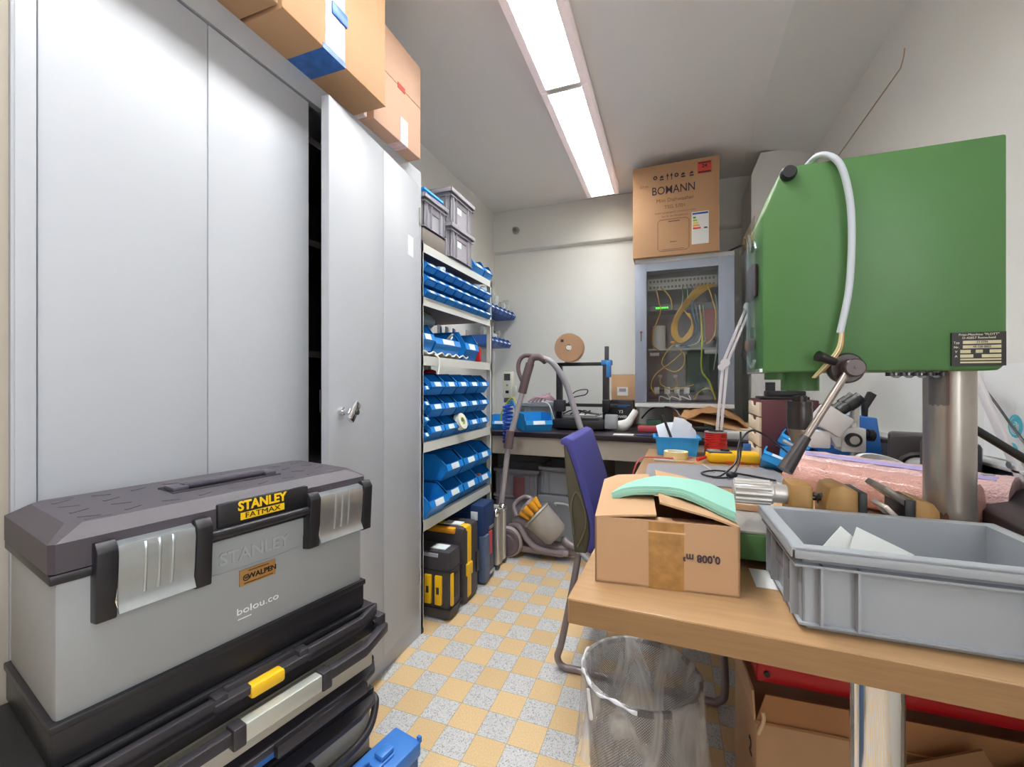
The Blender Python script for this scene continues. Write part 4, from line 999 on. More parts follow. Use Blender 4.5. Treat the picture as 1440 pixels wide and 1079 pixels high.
stain('dark_stain', mat('violet_grey_stain', '#8a8383', .32, metal=.7), math.radians(198), math.radians(246), 1.032, 1.087, .002)
stain('rust_stain', mat('rust_brown_stain', '#6b4a3a', .5, var=.3, vscale=60), math.radians(200), math.radians(245), .812, .855, .003)
# head: polygon in x-z, chamfered upper left corner
hp = [(.150, 1.088), (.462, 1.088), (.471, 1.098), (.471, 1.443), (.181, 1.443), (.150, 1.365)]
MB().prism([(x - .30, z - TZ) for x, z in hp], 'y', .86 - .93, 1.0 - .93, bev=.004).build('head_housing', M_green, t)
DB(MB(), .405, .468, .857, .86, 1.095, 1.146).build('name_plate', mat('name_plate_black', '#17130f', .4), t)
pl = [o for o in kids(t) if o.name.startswith('name_plate')][0]
for k, (a, bb, z) in enumerate(((.418, .462, 1.1285), (.418, .462, 1.1215), (.415, .427, 1.1145), (.433, .441, 1.1145), (.449, .462, 1.1145), (.415, .43, 1.1075), (.44, .462, 1.1075), (.415, .462, 1.1035), (.415, .462, 1.099))):
    hgt = .0048 if k < 7 else .0024
    DB(MB(), a, bb, .8563, .8572, z, z + hgt).build('plate_field', mat('plate_brass', '#c9bf9c', .4), pl)
text('lettering', 'Präzi-Maschine "FLOTT"', .0047, mat('plate_letter', '#dcd6c0'), pl, D(.4365, .8565, 1.1425), FACE_NY, depth=.0002)
text('lettering', 'D-42857 Remscheid', .0047, mat('plate_letter', '#dcd6c0'), pl, D(.4365, .8565, 1.1375), FACE_NY, depth=.0002)
for s, x, z in (('Typ', .4105, 1.1305), ('Nr.', .4105, 1.1235), ('V', .410, 1.1165), ('A', .410, 1.1095)): text('lettering', s, .0048, mat('plate_letter', '#dcd6c0'), pl, D(x, .8565, z), FACE_NY, depth=.0002)
text('lettering', '13 STM', .0042, M_black, pl, D(.44, .8560, 1.1309), FACE_NY, depth=.0002)
text('lettering', '43 150 0022', .0042, M_black, pl, D(.44, .8560, 1.1239), FACE_NY, depth=.0002)
# knob on the top left corner
MB().lathe([(0, .012), (.010, .012), (.0125, .008), (.0125, 0), (0, 0)], 28, T(*D(.188, .86, 1.429)) @ RX(PI / 2)).build('corner_knob', M_black, t)
# left end: clear guard with works behind
g = MB(); DB(g, .1455, .150, .985, 1.0, 1.09, 1.365).box(*[v for p in zip(D(.1455, .862, 1.088), D(.15, 1.0, 1.094)) for v in p]); g.build('guard_frame', M_silver, t)
gm = glass_mat('clear_guard', '#eef4f2', .05)
MB().prism([(.862 - .93, 1.09 - TZ), (.998 - .93, 1.09 - TZ), (.998 - .93, 1.365 - TZ), (.862 - .93, 1.365 - TZ)], 'x', .137 - .30, .1385 - .30).build('clear_guard', gm, t)
DB(MB(), .139, .150, .90, .975, 1.23, 1.29, .003).build('control_box', mat('plum_control_box', '#5a3a44', .4), t)
DB(MB(), .137, .150, .93, .97, 1.13, 1.155, .006).build('terminal', mat('copper_terminal', '#8a6a5c', .4), t)
MB().tube([D(.143, .96, 1.36), D(.143, .93, 1.32), D(.143, .90, 1.33), D(.143, .88, 1.31)], .003, n=6).tube([D(.143, .97, 1.12), D(.143, .93, 1.10), D(.143, .90, 1.11)], .003, n=6).build('inner_wire', M_silver, t)
# quill, chuck and depth stop
MB().cyl(D(.222, .93, 1.055), D(.222, .93, 1.09), .030, n=30).cyl(D(.185, .93, 1.075), D(.185, .93, 1.09), .02, n=20).build('quill_sleeve', M_green, t)
ch = MB().lathe([(0, .03), (.012, .028), (.0115, .018), (.020, .018), (.0205, .012), (.0195, .008), (.0205, .004), (.0205, -.028), (.019, -.032), (.012, -.055), (.008, -.058), (0, -.058)], 32, T(*D(.222, .93, 1.017))).build('chuck', mat('dark_chuck_steel', '#45403f', .3, metal=.6), t)
MB().lathe([(.0125, -.055), (.019, -.033), (.0195, -.036), (.013, -.058)], 28, T(*D(.222, .93, 1.017)), close=True).build('chuck_cone', mat('brownish_chuck_steel', '#7d6a5e', .3, metal=.5), ch)
# feed lever hub and lever
MB().lathe([(0, 0), (.0235, 0), (.025, .003), (.025, .016), (.022, .02), (0, .02)], 36, T(*D(.267, .86, 1.093)) @ RX(PI / 2)).build('feed_hub_disc', M_dkbrown, t)
MB().lathe([(0, 0), (.0135, 0), (.0145, .002), (.0145, .022), (.0125, .024), (0, .024)], 32, T(*D(.270, .84, 1.093)) @ RX(PI / 2)).lathe([(0, .0242), (.002, .0242), (.002, .025), (0, .025)], 10, T(*D(.270, .84, 1.093)) @ RX(PI / 2)).build('feed_hub', mat('dark_umber_metal', '#4d403e', .3, metal=.3), t)
lv = MB().cyl(D(.262, .828, 1.085), D(.196, .80, .976), .0052, .0056, n=16).build('feed_lever', mat('worn_lever_steel', '#8d837c', .3, metal=.6), t)
MB().cyl(D(.2, .802, .983), D(.168, .788, .930), .0078, .0115, n=20).build('lever_grip', mat('black_brown_grip', '#2d2426', .45), lv)
MB().cyl(D(.25, .84, 1.103), D(.223, .83, 1.113), .006, .009, n=14).build('lever_stub', M_black, t)
# white hose with wires down the head
MB().tube([D(.222, .905, 1.452), D(.237, .868, 1.457), D(.258, .848, 1.43), D(.271, .845, 1.37), D(.274, .845, 1.30), D(.270, .845, 1.22), D(.258, .845, 1.15)], .0052, n=12, sub=8).build('white_hose', mat('pale_blue_white_hose', '#c3cad2', .35), t)
for k, c in enumerate(('#d8c58a', '#e6e2c8', '#b98b55')): MB().tube([D(.258 + .002 * k, .842, 1.152), D(.252 + .003 * k, .838, 1.125), D(.236 + .004 * k, .84, 1.10), D(.224 + .002 * k, .86, 1.078)], .0014, n=6).build('thin_wire', mat('thin_wire_%d' % k, c, .4), t)
ch_ = MB()
for k in range(9): ch_.lathe([(.003, -.003), (.0065, -.003), (.0065, .003), (.003, .003)], 10, T(*D(.345 + .0085 * k, .90, 1.0835)) @ RX(PI / 2 * (k % 2)) , close=True)
ch_.build('drive_chain', mat('dark_metal', '#5b5a5c'), t)

# machine vice
t = thing('machine_vice', 'bronze machine vice with fluted aluminium handle on the drill base', 'vice', (.25, .90, .8085))
def V(x, y, z): return (x - .25, y - .90, z - .8085)
def VB(m, x0, x1, y0, y1, z0, z1, bev=0): return m.box(x0 - .25, x1 - .25, y0 - .90, y1 - .90, z0 - .8085, z1 - .8085, bev)
hm = MB()
prof = [(0, 0), (.0175, 0), (.02, .003), (.02, .064), (.017, .066), (.017, .086), (0, .086)]
hm.lathe(prof, 40, T(*V(.108, .90, .868)) @ RY(PI / 2))
for k in range(12):
    a = 2 * PI * k / 12; cy_, cz_ = .0195 * math.cos(a), .0195 * math.sin(a)
    hm.cyl(V(.110, .90 + cy_, .868 + cz_), V(.168, .90 + cy_, .868 + cz_), .0042, n=8)
hm.build('fluted_handle', mat('pale_fluted_aluminium', '#d0cbc8', .3, metal=.6), t)
b = MB()
VB(b, .194, .229, .872, .935, .8085, .892, .006); b.build('end_block', M_bronze, t)
VB(MB(), .19, .40, .875, .93, .8085, .828, .003).build('vice_bed', M_bronze, t)
pts = [(.229 + .0027 * k, .0) for k in range(12)]
MB().tube([V(.226 + .0016 * k, .90 + .0085 * math.cos(k * 1.1), .866 + .0085 * math.sin(k * 1.1)) for k in range(24)], .0015, n=6, sub=1).cyl(V(.226, .90, .866), V(.262, .90, .866), .005, n=12).build('screw_spring', mat('dark_spring', '#4a4240', .3, metal=.6), t)
MB().prism([(.247 - .25, 0), (.292 - .25, 0), (.292 - .25, .078), (.27 - .25, .088), (.252 - .25, .083), (.246 - .25, .055)], 'y', -.03, .035, bev=.003).build('moving_jaw', M_bronze, t)
VB(MB(), .2915, .303, .868, .94, .825, .886, .001).build('jaw_plate', M_black, t)
VB(MB(), .303, .345, .885, .92, .826, .84).build('guide_bar', mat('dark_metal', '#5b5a5c'), t)
MB().box(-.024, .02, -.035, .035, -.005, .005, bev=.001, M=T(*V(.345, .905, .882)) @ RY(math.radians(38))).build('jaw_plate', mat('oily_grey_plate', '#77706a', .3, metal=.5), t)
MB().box(-.014, .012, -.03, .02, -.004, .004, bev=.001, M=T(*V(.337, .90, .856)) @ RY(math.radians(48))).build('jaw_shim', mat('bright_shim', '#bcb0a6', .3, metal=.5), t)
VB(MB(), .352, .366, .868, .94, .825, .88, .001).build('jaw_plate', M_black, t)
MB().prism([(.366 - .25, 0), (.398 - .25, 0), (.398 - .25, .055), (.39 - .25, .068), (.366 - .25, .074)], 'y', -.03, .035, bev=.003).build('fixed_jaw', M_bronze, t)
o = MB().box(.10, .215, .985, 1.06, .8085, .822, bev=.002).build('wooden_strip', mat('pale_wood_strip', '#c9a07a', .7)); tag(o, 'pale wooden strip lying behind the vice handle on the drill base', 'wood')
o = MB().box(.285, .308, .945, .962, .8085, .87, bev=.004).build('blue_eraser', mat('violet_blue_block', '#4b4a94', .5)); tag(o, 'small violet block standing behind the vice jaws', 'block')

# =================================================================== TABLE CLUTTER
o = MB().prism([(-.088, 1.46), (-.088, 1.80), (-.07, 1.828), (.36, 1.872), (.36, 1.52)], 'z', TZ + .0005, TZ + .006).build('grey_mat', mat('grey_mat', '#8d8c91', .6, var=.05)); tag(o, 'flat grey sheet lying on the table behind the carton', 'mat')
o = MB().box(-.003, .003, -.075, .075, 0, .0025).build('ruler', mat('pale_metal_strip', '#b5b2b0', .4)); o.location = (.13, 1.78, TZ + .0065); o.rotation_euler = (0, 0, .2); tag(o, 'thin pale metal strip on the grey sheet', 'strip')
# blue tub of papers
t = thing('parts_tub', 'sky blue ribbed tub full of folded papers at the back of the table', 'tub', (.02, 2.155, TZ + .0005), math.radians(3))
b = MB(); w, d, h = .094, .065, .082
b.prism([(-w * .86, 0), (w * .86, 0), (w, h), (-w, h)], 'y', -d - .0015, -d + .0015).prism([(-w * .86, 0), (w * .86, 0), (w, h), (-w, h)], 'y', d - .0015, d + .0015)
for s in (-1, 1): b.prism([(s * w * .86, 0), (s * w, h), (s * w - s * .003, h), (s * w * .86 - s * .003, 0)], 'y', -d, d)
b.box(-w * .86, w * .86, -d, d, 0, .003); b.build('tub_shell', M_bluecrate, t)
r = MB()
for k in range(4): r.box(-.07 + .045 * k, -.066 + .045 * k, -d - .006, -d, .0, h)
r.box(-w - .006, w + .006, -d - .008, -d + .001, h - .008, h).box(-w - .006, w + .006, d, d + .008, h - .008, h).box(-w - .008, -w + .001, -d, d, h - .008, h).box(w, w + .008, -d, d, h - .008, h)
r.build('rim', M_bluecrate, t)
for i, (x0, ry, rx, hh, nm) in enumerate(((-.03, -.5, -.2, .12, 'left'), (.015, .55, -.15, .15, 'middle'), (.05, .75, -.3, .12, 'right'))):
    o = MB().grid([[(-.045, 0, -.02), (0, .008, -.02), (.045, 0, -.02)], [(-.045, .01, hh * .3), (0, .004, hh * .3), (.045, .012, hh * .3)], [(-.044, .03, hh * .6), (0, .02, hh * .62), (.044, .035, hh * .55)]], .0012).build('folded_paper', mat('bluish_paper', '#dfe4ec', .6)); o.location = (.02 + x0, 2.155, TZ + .075); o.rotation_euler = (rx, ry * .6, .2 * i)
    tag(o, 'folded white paper sticking out of the blue tub, %s one' % nm, 'paper', 'papers in the blue tub')
o = MB().box(-.006, .006, -.002, .002, 0, .12).build('black_strip', M_black); o.location = (.0, 2.13, TZ + .07); o.rotation_euler = (-.2, -.35, 0); tag(o, 'black strip leaning out of the blue tub of papers', 'strip')
t = thing('tape_roll', 'roll of cream masking tape lying flat before the blue tub', 'tape', (.018, 2.02, TZ + .0005))
MB().lathe([(.037, 0), (.050, 0), (.050, .03), (.037, .03)], 40, close=True).build('tape_band', mat('cream_masking_tape', '#ecd99a', .55), t)
MB().lathe([(.035, .0), (.037, 0), (.037, .029), (.035, .029)], 32, close=True).build('core', M_label, t)
t = thing('wire_spool', 'spool of red wire standing on the table behind the yellow meter', 'spool', (.19, 2.17, TZ + .0005))
MB().lathe([(0, 0), (.052, 0), (.052, .004), (0, .004)], 32).lathe([(0, .104), (.048, .104), (.048, .108), (.02, .108), (.02, .106), (0, .106)], 32).build('flange', mat('clear_grey_flange', '#a79b9a', .3), t)
MB().tube([((.043 + .0025 * math.sin(k * 2.3)) * math.cos(k * .5), (.043 + .0025 * math.sin(k * 2.3)) * math.sin(k * .5), .006 + .096 * k / 300 + .002 * math.sin(k * 1.3)) for k in range(301)], .004, n=6, sub=1).lathe([(.041, .004), (.041, .104)], 24).build('red_wire', mat('red_wire', '#c52a26', .4), t)
MB().lathe([(0, .1085), (.032, .1085), (.032, .1125), (0, .1125)], 20, Matrix.Diagonal((1, .6, 1, 1))).build('spool_label', M_black, t)
# yellow multimeter
t = thing('multimeter', 'yellow handheld meter lying on the table beside the red spool', 'meter', (.238, 1.99, TZ + .0005), math.radians(8))
MB().box(-.10, .10, -.042, .042, 0, .045, bev=.014, seg=3).build('meter_body', M_yellow, t)
MB().box(-.098, -.01, -.036, .036, .040, .0475, bev=.003).build('meter_face', mat('grey_meter_face', '#56545a', .4), t)
MB().box(-.092, -.055, -.028, .028, .0472, .049).build('display', mat('meter_display', '#9aa694', .2), t)
MB().lathe([(0, 0), (.018, 0), (.016, .008), (0, .008)], 20, T(-.03, 0, .047)).build('selector_dial', M_black, t)
MB().box(.06, .09, -.04, .04, .0005, .005).box(-.04, .03, -.046, -.038, .002, .01).build('red_edge', mat('orange_red_edge', '#c8562a', .4), t)
# leads
o = MB().tube([(.13, 1.60, .752), (.16, 1.62, .755), (.21, 1.66, .80), (.225, 1.70, .86), (.27, 1.74, .90), (.33, 1.76, .87), (.40, 1.72, .81), (.44, 1.60, .79)], .0035, n=8).build('black_lead', M_black); tag(o, 'black lead rising in a loop before the yellow meter', 'cable')
o = MB().tube([(.225, 1.68, .90), (.222, 1.66, .82), (.20, 1.63, .765), (.17, 1.6, .752), (.12, 1.62, .75), (.10, 1.67, .75), (.15, 1.72, .752), (.22, 1.70, .75), (.32, 1.62, .75)], .003, n=8).ball((.19, 1.615, .76), .014, (1.3, 1, .8), 12).build('black_lead', M_black); tag(o, 'black lead with round plug curled on the grey sheet', 'cable')
o = MB().cyl((.38, 1.80, .86), (.45, 1.72, .82), .007, n=12).build('probe', mat('grey_probe', '#8a8a8e', .4)); tag(o, 'grey probe pen leaning beside the dark red drawer box', 'probe')
o = MB().cyl((.10, 1.935, .752), (.135, 1.96, .762), .008, .006, n=12).build('red_probe_plug', M_red); tag(o, 'small red probe plug lying left of the yellow meter', 'plug')
o = MB().tube([(.08, 2.03, .746), (.02, 1.98, .746), (-.06, 1.95, .75), (-.125, 1.93, .745), (-.15, 1.91, .70), (-.155, 1.90, .66)], .003, n=6).tube([(.08, 2.02, .746), (-.03, 1.965, .748), (-.12, 1.91, .75), (-.148, 1.89, .70)], .003, n=6).build('red_lead', mat('coral_lead', '#cf5f5c', .4)); tag(o, 'coral red leads hanging over the left edge of the table', 'cable')
o = MB().box(-.05, .04, -.006, .006, 0, .008, bev=.002).build('craft_knife', mat('knife_grey', '#b6b0b4', .4)); o.location = (-.02, 1.915, TZ + .0005); o.rotation_euler = (0, 0, -.06); tag(o, 'grey craft knife lying before the masking tape', 'knife')
o = MB().box(-.05, .05, -.01, .01, 0, .004).build('wooden_stick', mat('pale_wood_strip', '#c9a07a')); o.location = (.07, 1.93, TZ + .0005); o.rotation_euler = (0, 0, -.05); tag(o, 'thin wooden stick lying beside the craft knife', 'stick')
o = MB().box(.30, .345, 2.15, 2.17, TZ + .0005, TZ + .06, bev=.003).build('blue_caddy', mat('blue_caddy', '#3a6bb0', .5)); tag(o, 'small blue holder standing left of the dark red drawer box', 'holder')

# white magnifier lamp arm
M_lampw = mat('white_lamp_arm', '#e6e3e8', .35)
t = thing('desk_lamp', 'white double rod lamp arm clamped behind the red spool', 'lamp', (.205, 2.25, TZ))
def LB(x, z, y=2.25): return (x - .205, y - 2.25, z - TZ)
MB().box(-.025, .025, -.03, .03, .0005, .03, bev=.004).cyl((0, 0, .03), (0, 0, .075), .011, n=14).build('clamp', M_lampw, t)
a1 = MB()
for dx in (-.009, .009): a1.box(-.006, .006, -.007, .007, 0, .36, bev=.002, M=T(*LB(.207 + dx, .80)) @ RY(math.atan2(.030, .36)))
a1.build('lower_arm', M_lampw, t)
MB().cyl(LB(.236, 1.165, 2.232), LB(.236, 1.165, 2.268), .02, n=18).cyl(LB(.222, 1.145, 2.235), LB(.222, 1.145, 2.265), .016, n=14).build('elbow_joint', M_lampw, t)
a2 = MB(); ang = math.atan2(.098, .255)
for dx in (-.009, .009): a2.box(-.006, .006, -.007, .007, 0, .275, bev=.002, M=T(*LB(.236 + dx, 1.165)) @ RY(ang))
a2.build('upper_arm', M_lampw, t)
MB().cyl(LB(.335, 1.425, 2.23), LB(.335, 1.425, 2.27), .022, n=18).box(*[v for p in zip(LB(.335, 1.405, 2.24), LB(.40, 1.44, 2.26)) for v in p], bev=.004).build('upper_joint', M_lampw, t)
MB().lathe([(0, 0), (.09, 0), (.095, -.02), (.085, -.03), (0, -.03)], 30, T(*LB(.45, 1.40, 2.25))).build('lamp_head', M_lampw, t)
t = thing('desk_lamp', 'thin white lamp arm with black loop standing behind the drawer box', 'lamp', (.42, 2.33, TZ))
def LC(x, z, y=2.33): return (x - .42, y - 2.33, z - TZ)
MB().box(-.03, .03, -.03, .03, .0005, .02, bev=.003).cyl((0, 0, .02), (0, 0, .27), .008, n=10).build('stand', M_lampw, t)
for dx in (0, .028): MB().cyl(LC(.40 + dx, 1.01), LC(.345 + dx, 1.18), .006, n=10).build('lower_arm', M_lampw, t)
MB().tube([LC(.34, 1.18), LC(.32, 1.195), LC(.325, 1.225), LC(.345, 1.225), LC(.37, 1.20)], .004, n=6).build('cable', M_black, t)
MB().cyl(LC(.352, 1.19), LC(.43, 1.20), .008, n=10).cyl(LC(.43, 1.20), LC(.50, 1.21), .02, .03, n=16).build('lamp_head', M_lampw, t)

# dark red drawer box
M_maroon = mat('maroon_drawer_box', '#5a2b32', .5)
M_drawer = mat('cream_drawer', '#dccbb0', .5)
t = thing('drawer_box', 'dark red desktop drawer box with cream drawers behind the drill', 'drawer box', (.43, 2.09, TZ + .0005))
MB().box(-.092, .10, -.14, .14, 0, .262, bev=.004).build('box_shell', M_maroon, t)
for k in range(4):
    z = .012 + k * .061
    dr = MB().prism([(-.128, z), (.128, z), (.128, z + .055), (.06, z + .055), (.045, z + .038), (-.045, z + .038), (-.06, z + .055), (-.128, z + .055)], 'x', -.10, -.088, bev=.001).build('drawer', M_drawer, t)
    MB().box(-.0915, -.0895, -.06, .06, z + .036, z + .056).build('drawer_gap', M_black, dr)
# black clamp-like camera plate on the drawer box
t = thing('instrument_plate', 'black plate with knobs lying on top of the drawer box', 'instrument', (.44, 2.05, TZ + .263))
MB().box(-.10, .07, -.06, .06, .0, .012, bev=.003).box(-.07, .06, -.05, .05, .012, .035, bev=.004).build('plate', M_black, t)
MB().cyl((-.055, 0, .035), (-.055, 0, .07), .018, n=18).cyl((.02, -.02, .035), (.02, -.02, .048), .022, n=18).build('knob', M_blacks, t)
# small blue bins tipped in front of the drawer box
sb = None
for i, (loc, rot, lab) in enumerate((((.355, 1.80, TZ + .035), (-.5, .35, -.3), 'small blue bin tipped at the foot of the drawer box'), ((.415, 1.86, TZ + .09), (-.45, .5, -.4), 'small blue bin lying on top of the tipped bins under the chuck'), ((.47, 1.78, TZ + .035), (-.1, .15, .3), 'small blue bin standing right of the tipped bins'), ((.55, 1.90, TZ + .055), (-.4, -.3, .5), 'small blue bin leaning against the microscope arm'))):
    if sb is None: sb = make_bin(.10, .13, .06, lab, 'small blue bins behind the drill', M_bluecrate); sb.location = loc; sb.rotation_euler = rot
    else: dup(sb, loc, 0, lab, rot=rot)

# microscope
M_mw = mat('microscope_white', '#dcd9d8', .35)
t = thing('microscope', 'white stereo microscope with black eyepieces behind the drill lever', 'microscope', (.55, 1.75, TZ + .0005))
def MI(x, y, z): return (x - .55, y - 1.75, z - TZ - .0005)
MB().cyl(MI(.585, 1.78, TZ + .002), MI(.585, 1.78, 1.0), .013, n=18).build('stand_post', M_alu, t)
MB().box(*[v for p in zip(MI(.44, 1.66, TZ + .0005), MI(.63, 1.83, TZ + .02)) for v in p], bev=.006).build('foot', M_mw, t)
MB().box(*[v for p in zip(MI(.53, 1.725, .84), MI(.60, 1.80, .92)) for v in p], bev=.006).build('focus_block', M_mw, t)
MB().lathe([(.014, 0), (.023, 0), (.023, .012), (.019, .018), (.014, .018)], 30, T(*MI(.562, 1.724, .882)) @ RX(PI / 2), close=True).build('focus_ring', M_black, t)
MB().lathe([(0, 0), (.0145, 0), (.0145, .016), (0, .016)], 28, T(*MI(.562, 1.724, .882)) @ RX(PI / 2)).build('focus_knob', M_alu, t)
MB().cyl(MI(.60, 1.76, .895), MI(.635, 1.76, .895), .012, n=14).cyl(MI(.615, 1.76, .895), MI(.63, 1.76, .895), .02, n=14).build('side_knob', M_black, t)
MB().cyl(MI(.57, 1.75, .92), MI(.57, 1.75, .935), .010, n=14).build('lock_screw', M_mw, t)
MB().prism([(p[0] - .55, p[1] - TZ - .0005) for p in ((.455, .90), (.53, .90), (.53, .855), (.515, .855), (.50, .885), (.455, .885))], 'y', -.03, .03, bev=.004).build('arm', M_mw, t)
MB().box(-.045, .045, -.045, .045, -.035, .04, bev=.008, M=T(*MI(.505, 1.75, .94)) @ RY(math.radians(35))).box(-.03, .03, -.035, .035, -.06, 0, bev=.006, M=T(*MI(.47, 1.75, .91))).build('head', M_mw, t)
for dy in (-.028, .028):
    e = MB(); dirv = Vector((.055, 0, .045)).normalized(); p = Vector(MI(.525, 1.75 + dy, .975))
    e.cyl(p, p + dirv * .03, .017, n=20).cyl(p + dirv * .03, p + dirv * .055, .021, n=20).cyl(p + dirv * .055, p + dirv * .075, .018, .021, n=20)
    e.build('eyepiece', M_black, t)
# blue machine behind and its black arm
t = thing('blue_machine', 'blue sheet metal machine housing on the table right of the microscope', 'machine', (.66, 1.94, TZ + .0005))
MB().prism([(-.17, 0), (.05, 0), (.025, .205), (-.13, .21)], 'y', -.06, .07, bev=.004).build('housing', mat('strong_blue_enamel', '#2c6fc0', .4), t)
MB().prism([(.008, .19), (.018, .19), (.020, .235), (.046, .285), (.026, .298), (.006, .25)], 'y', 0, .03, bev=.002).build('black_lever', M_black, t)
MB().box(.04, .075, -.05, .05, .115, .13, bev=.004).build('side_tray', M_dkbrown, t)
o = MB().box(.545, .63, 2.06, 2.12, .90, .985, bev=.015).box(.57, .60, 2.08, 2.10, TZ + .0005, .90).build('brown_case', mat('rust_brown_case', '#6b3328', .5)); tag(o, 'rust brown rounded case on a stand behind the microscope', 'case')

# speakers on the trunking at the right wall
struct('trim_7', MB().box(.765, XR, .2, 3.08, .742, .857, bev=.003), mat('trunking_navy', '#2d3448', .45))
struct('trim_8', MB().box(.755, XR, .2, 3.08, .857, .866, bev=.002), mat('trunking_light_grey', '#bfc0bf', .4))
def speaker(x, y, lab):
    t = thing('desk_speaker', lab, 'speaker', (x, y, TZ + .0005), math.radians(-20), 'desk speakers')
    MB().box(-.055, .055, -.05, .06, 0, .175, bev=.012).build('speaker_box', mat('dark_brown_black', '#342e30', .45), t)
    MB().lathe([(.034, 0), (.05, 0), (.05, .004), (.042, .008), (.034, .003)], 30, T(.012, -.05, .075) @ RX(PI / 2), close=True).build('surround', M_black, t)
    MB().lathe([(0, .006), (.02, .004), (.036, -.001), (.036, -.004), (0, -.004)], 28, T(.012, -.051, .075) @ RX(PI / 2)).build('cone', M_label, t)
    return t
speaker(.69, 1.66, 'black speaker with white cone between blue machine and drill column')
speaker(.695, 1.48, 'dark speaker half hidden behind the right side of the drill column')

# pink bubble wrap rolls
M_wrap = mat('pink_bubble_wrap', '#e3bcba', .35, bump=1.0, bscale=190, var=.08, vscale=30, coat=.3)
M_wrap2 = mat('salmon_bubble_wrap', '#dda79b', .35, bump=1.0, bscale=190, var=.08, vscale=30, coat=.3)
for m_ in (M_wrap, M_wrap2):
    for n_ in m_.node_tree.nodes:
        if n_.type == 'BUMP': n_.inputs['Distance'].default_value = .005
def roll(lab, p0, p1, r, m, stripe=None):
    p0, p1 = Vector(p0), Vector(p1); d = p1 - p0
    t = thing('bubble_wrap_roll', lab, 'bubble wrap', p0, 0, 'bubble wrap rolls')
    b = MB(); n, k = 40, 30; ax = d.normalized(); a = Vector((0, 0, 1)); c = ax.cross(a).normalized(); a = c.cross(ax)
    rows = []
    for i in range(k + 1):
        rows.append([b.b.verts.new(d * i / k + (a * math.sin(2 * PI * j / n) + c * math.cos(2 * PI * j / n)) * r * (1 + .05 * math.sin(i * 1.9 + j * .9) * math.sin(j * 1.3 + i * .7))) for j in range(n)])
    for i in range(k):
        for j in range(n): b.b.faces.new((rows[i][j], rows[i][(j + 1) % n], rows[i + 1][(j + 1) % n], rows[i + 1][j]))
    b.b.faces.new(rows[0][::-1]); b.b.faces.new(rows[-1])
    b.build('wrap', m, t)
    if stripe:
        s = MB(); s.grid([[d * u + (a * math.sin(th) - c * math.cos(th)) * r * 1.045 for th in stripe] for u in [i / 20 for i in range(1, 20)]], .002)
        s.build('blue_stripe', mat('lavender_stripe', '#a99fcf', .4), t)['label'] = 'lavender blue stripe along the roll'
    return t
roll('salmon pink bubble wrap roll lying lengthwise behind the vice, front one', (.34, 1.50, .795), (.63, 1.24, .795), .05, M_wrap2)
roll('pale pink bubble wrap roll resting behind the salmon roll', (.395, 1.62, .80), (.735, 1.315, .80), .054, M_wrap, stripe=(1.9, 2.05, 2.2))
b = MB().box(-.03, .03, -.02, .02, 0, .04, bev=.015)
for v in b.b.verts: v.co *= 1 + random.uniform(-.15, .15)
o = b.build('clear_bag', mat('clear_white_bag', '#dde2ea', .2)); o.location = (.315, 1.44, TZ + .003); tag(o, 'crumpled clear bag at the left end of the bubble wrap', 'bag')
o = MB().lathe([(.07, 0), (.085, .004), (.085, .03), (.07, .034)], 36, close=True).build('white_coil', mat('white_coil', '#dcdfe0', .4)); o.location = (.60, 1.72, TZ + .07); o.rotation_euler = (.25, .1, 0); tag(o, 'coil of white tubing resting behind the bubble wrap', 'coil')
o.location = (.585, 1.585, TZ + .065); o.rotation_euler = (.35, .1, 0); o.scale = (.8, .8, .8)

# black device at the right behind the column, cable, arm and poster
t = thing('black_device', 'low black device on the table at the right edge behind the column', 'device', (.70, 1.16, TZ + .0005), math.radians(-5))
MB().prism([(-.06, 0), (.05, 0), (.05, .10), (-.03, .055), (-.06, .045)], 'y', -.18, .16, bev=.004).build('device_body', M_black, t)
MB().box(-.03, -.008, .165, .18, .045, .115, bev=.002).build('grey_connector', mat('stone_grey', '#a09a94', .5), t)
o = MB().box(-.035, .035, -.03, .03, 0, .006, bev=.002).build('pen', M_red); o.location = (.585, 1.02, TZ + .0005); o.rotation_euler = (0, 0, .4); tag(o, 'small red flat piece on the table below the black device', 'scrap')
o = MB().tube([(.47, 1.04, 1.02), (.525, 1.05, .986), (.60, 1.05, .93), (.66, 1.06, .89), (.76, 1.06, .87)], .0075, n=10).build('black_cable', M_black); tag(o, 'thick black cable slanting down to the right from the drill column', 'cable')
t = thing('lamp_stand', 'flat white lamp arm slanting down against the right wall', 'lamp', (.765, 1.42, .96))
MB().box(-.01, .0, -.013, .013, -.17, .16, bev=.003, M=RX(math.radians(-34))).build('arm_bar', mat('pale_grey_arm', '#d0ced0', .4), t)
MB().cyl((-.016, -.055, -.085), (.0, -.055, -.085), .009, n=16).build('pivot', M_silver, t)
o = MB().tube([(.79, 1.60, 1.11), (.79, 1.50, 1.03), (.79, 1.43, .965), (.79, 1.38, .92)], .003, n=6).build('thin_grey_rod', mat('dark_metal', '#5b5a5c')); tag(o, 'thin dark rod slanting beside the rose poster', 'rod')
t = thing('rose_poster', 'white poster with pale blue roses on the right wall', 'poster', (XR - .002, 1.44, .98))
MB().box(-.002, .0, -.20, .14, -.11, .14).build('poster_sheet', mat('poster_white', '#eef0f0', .5), t)
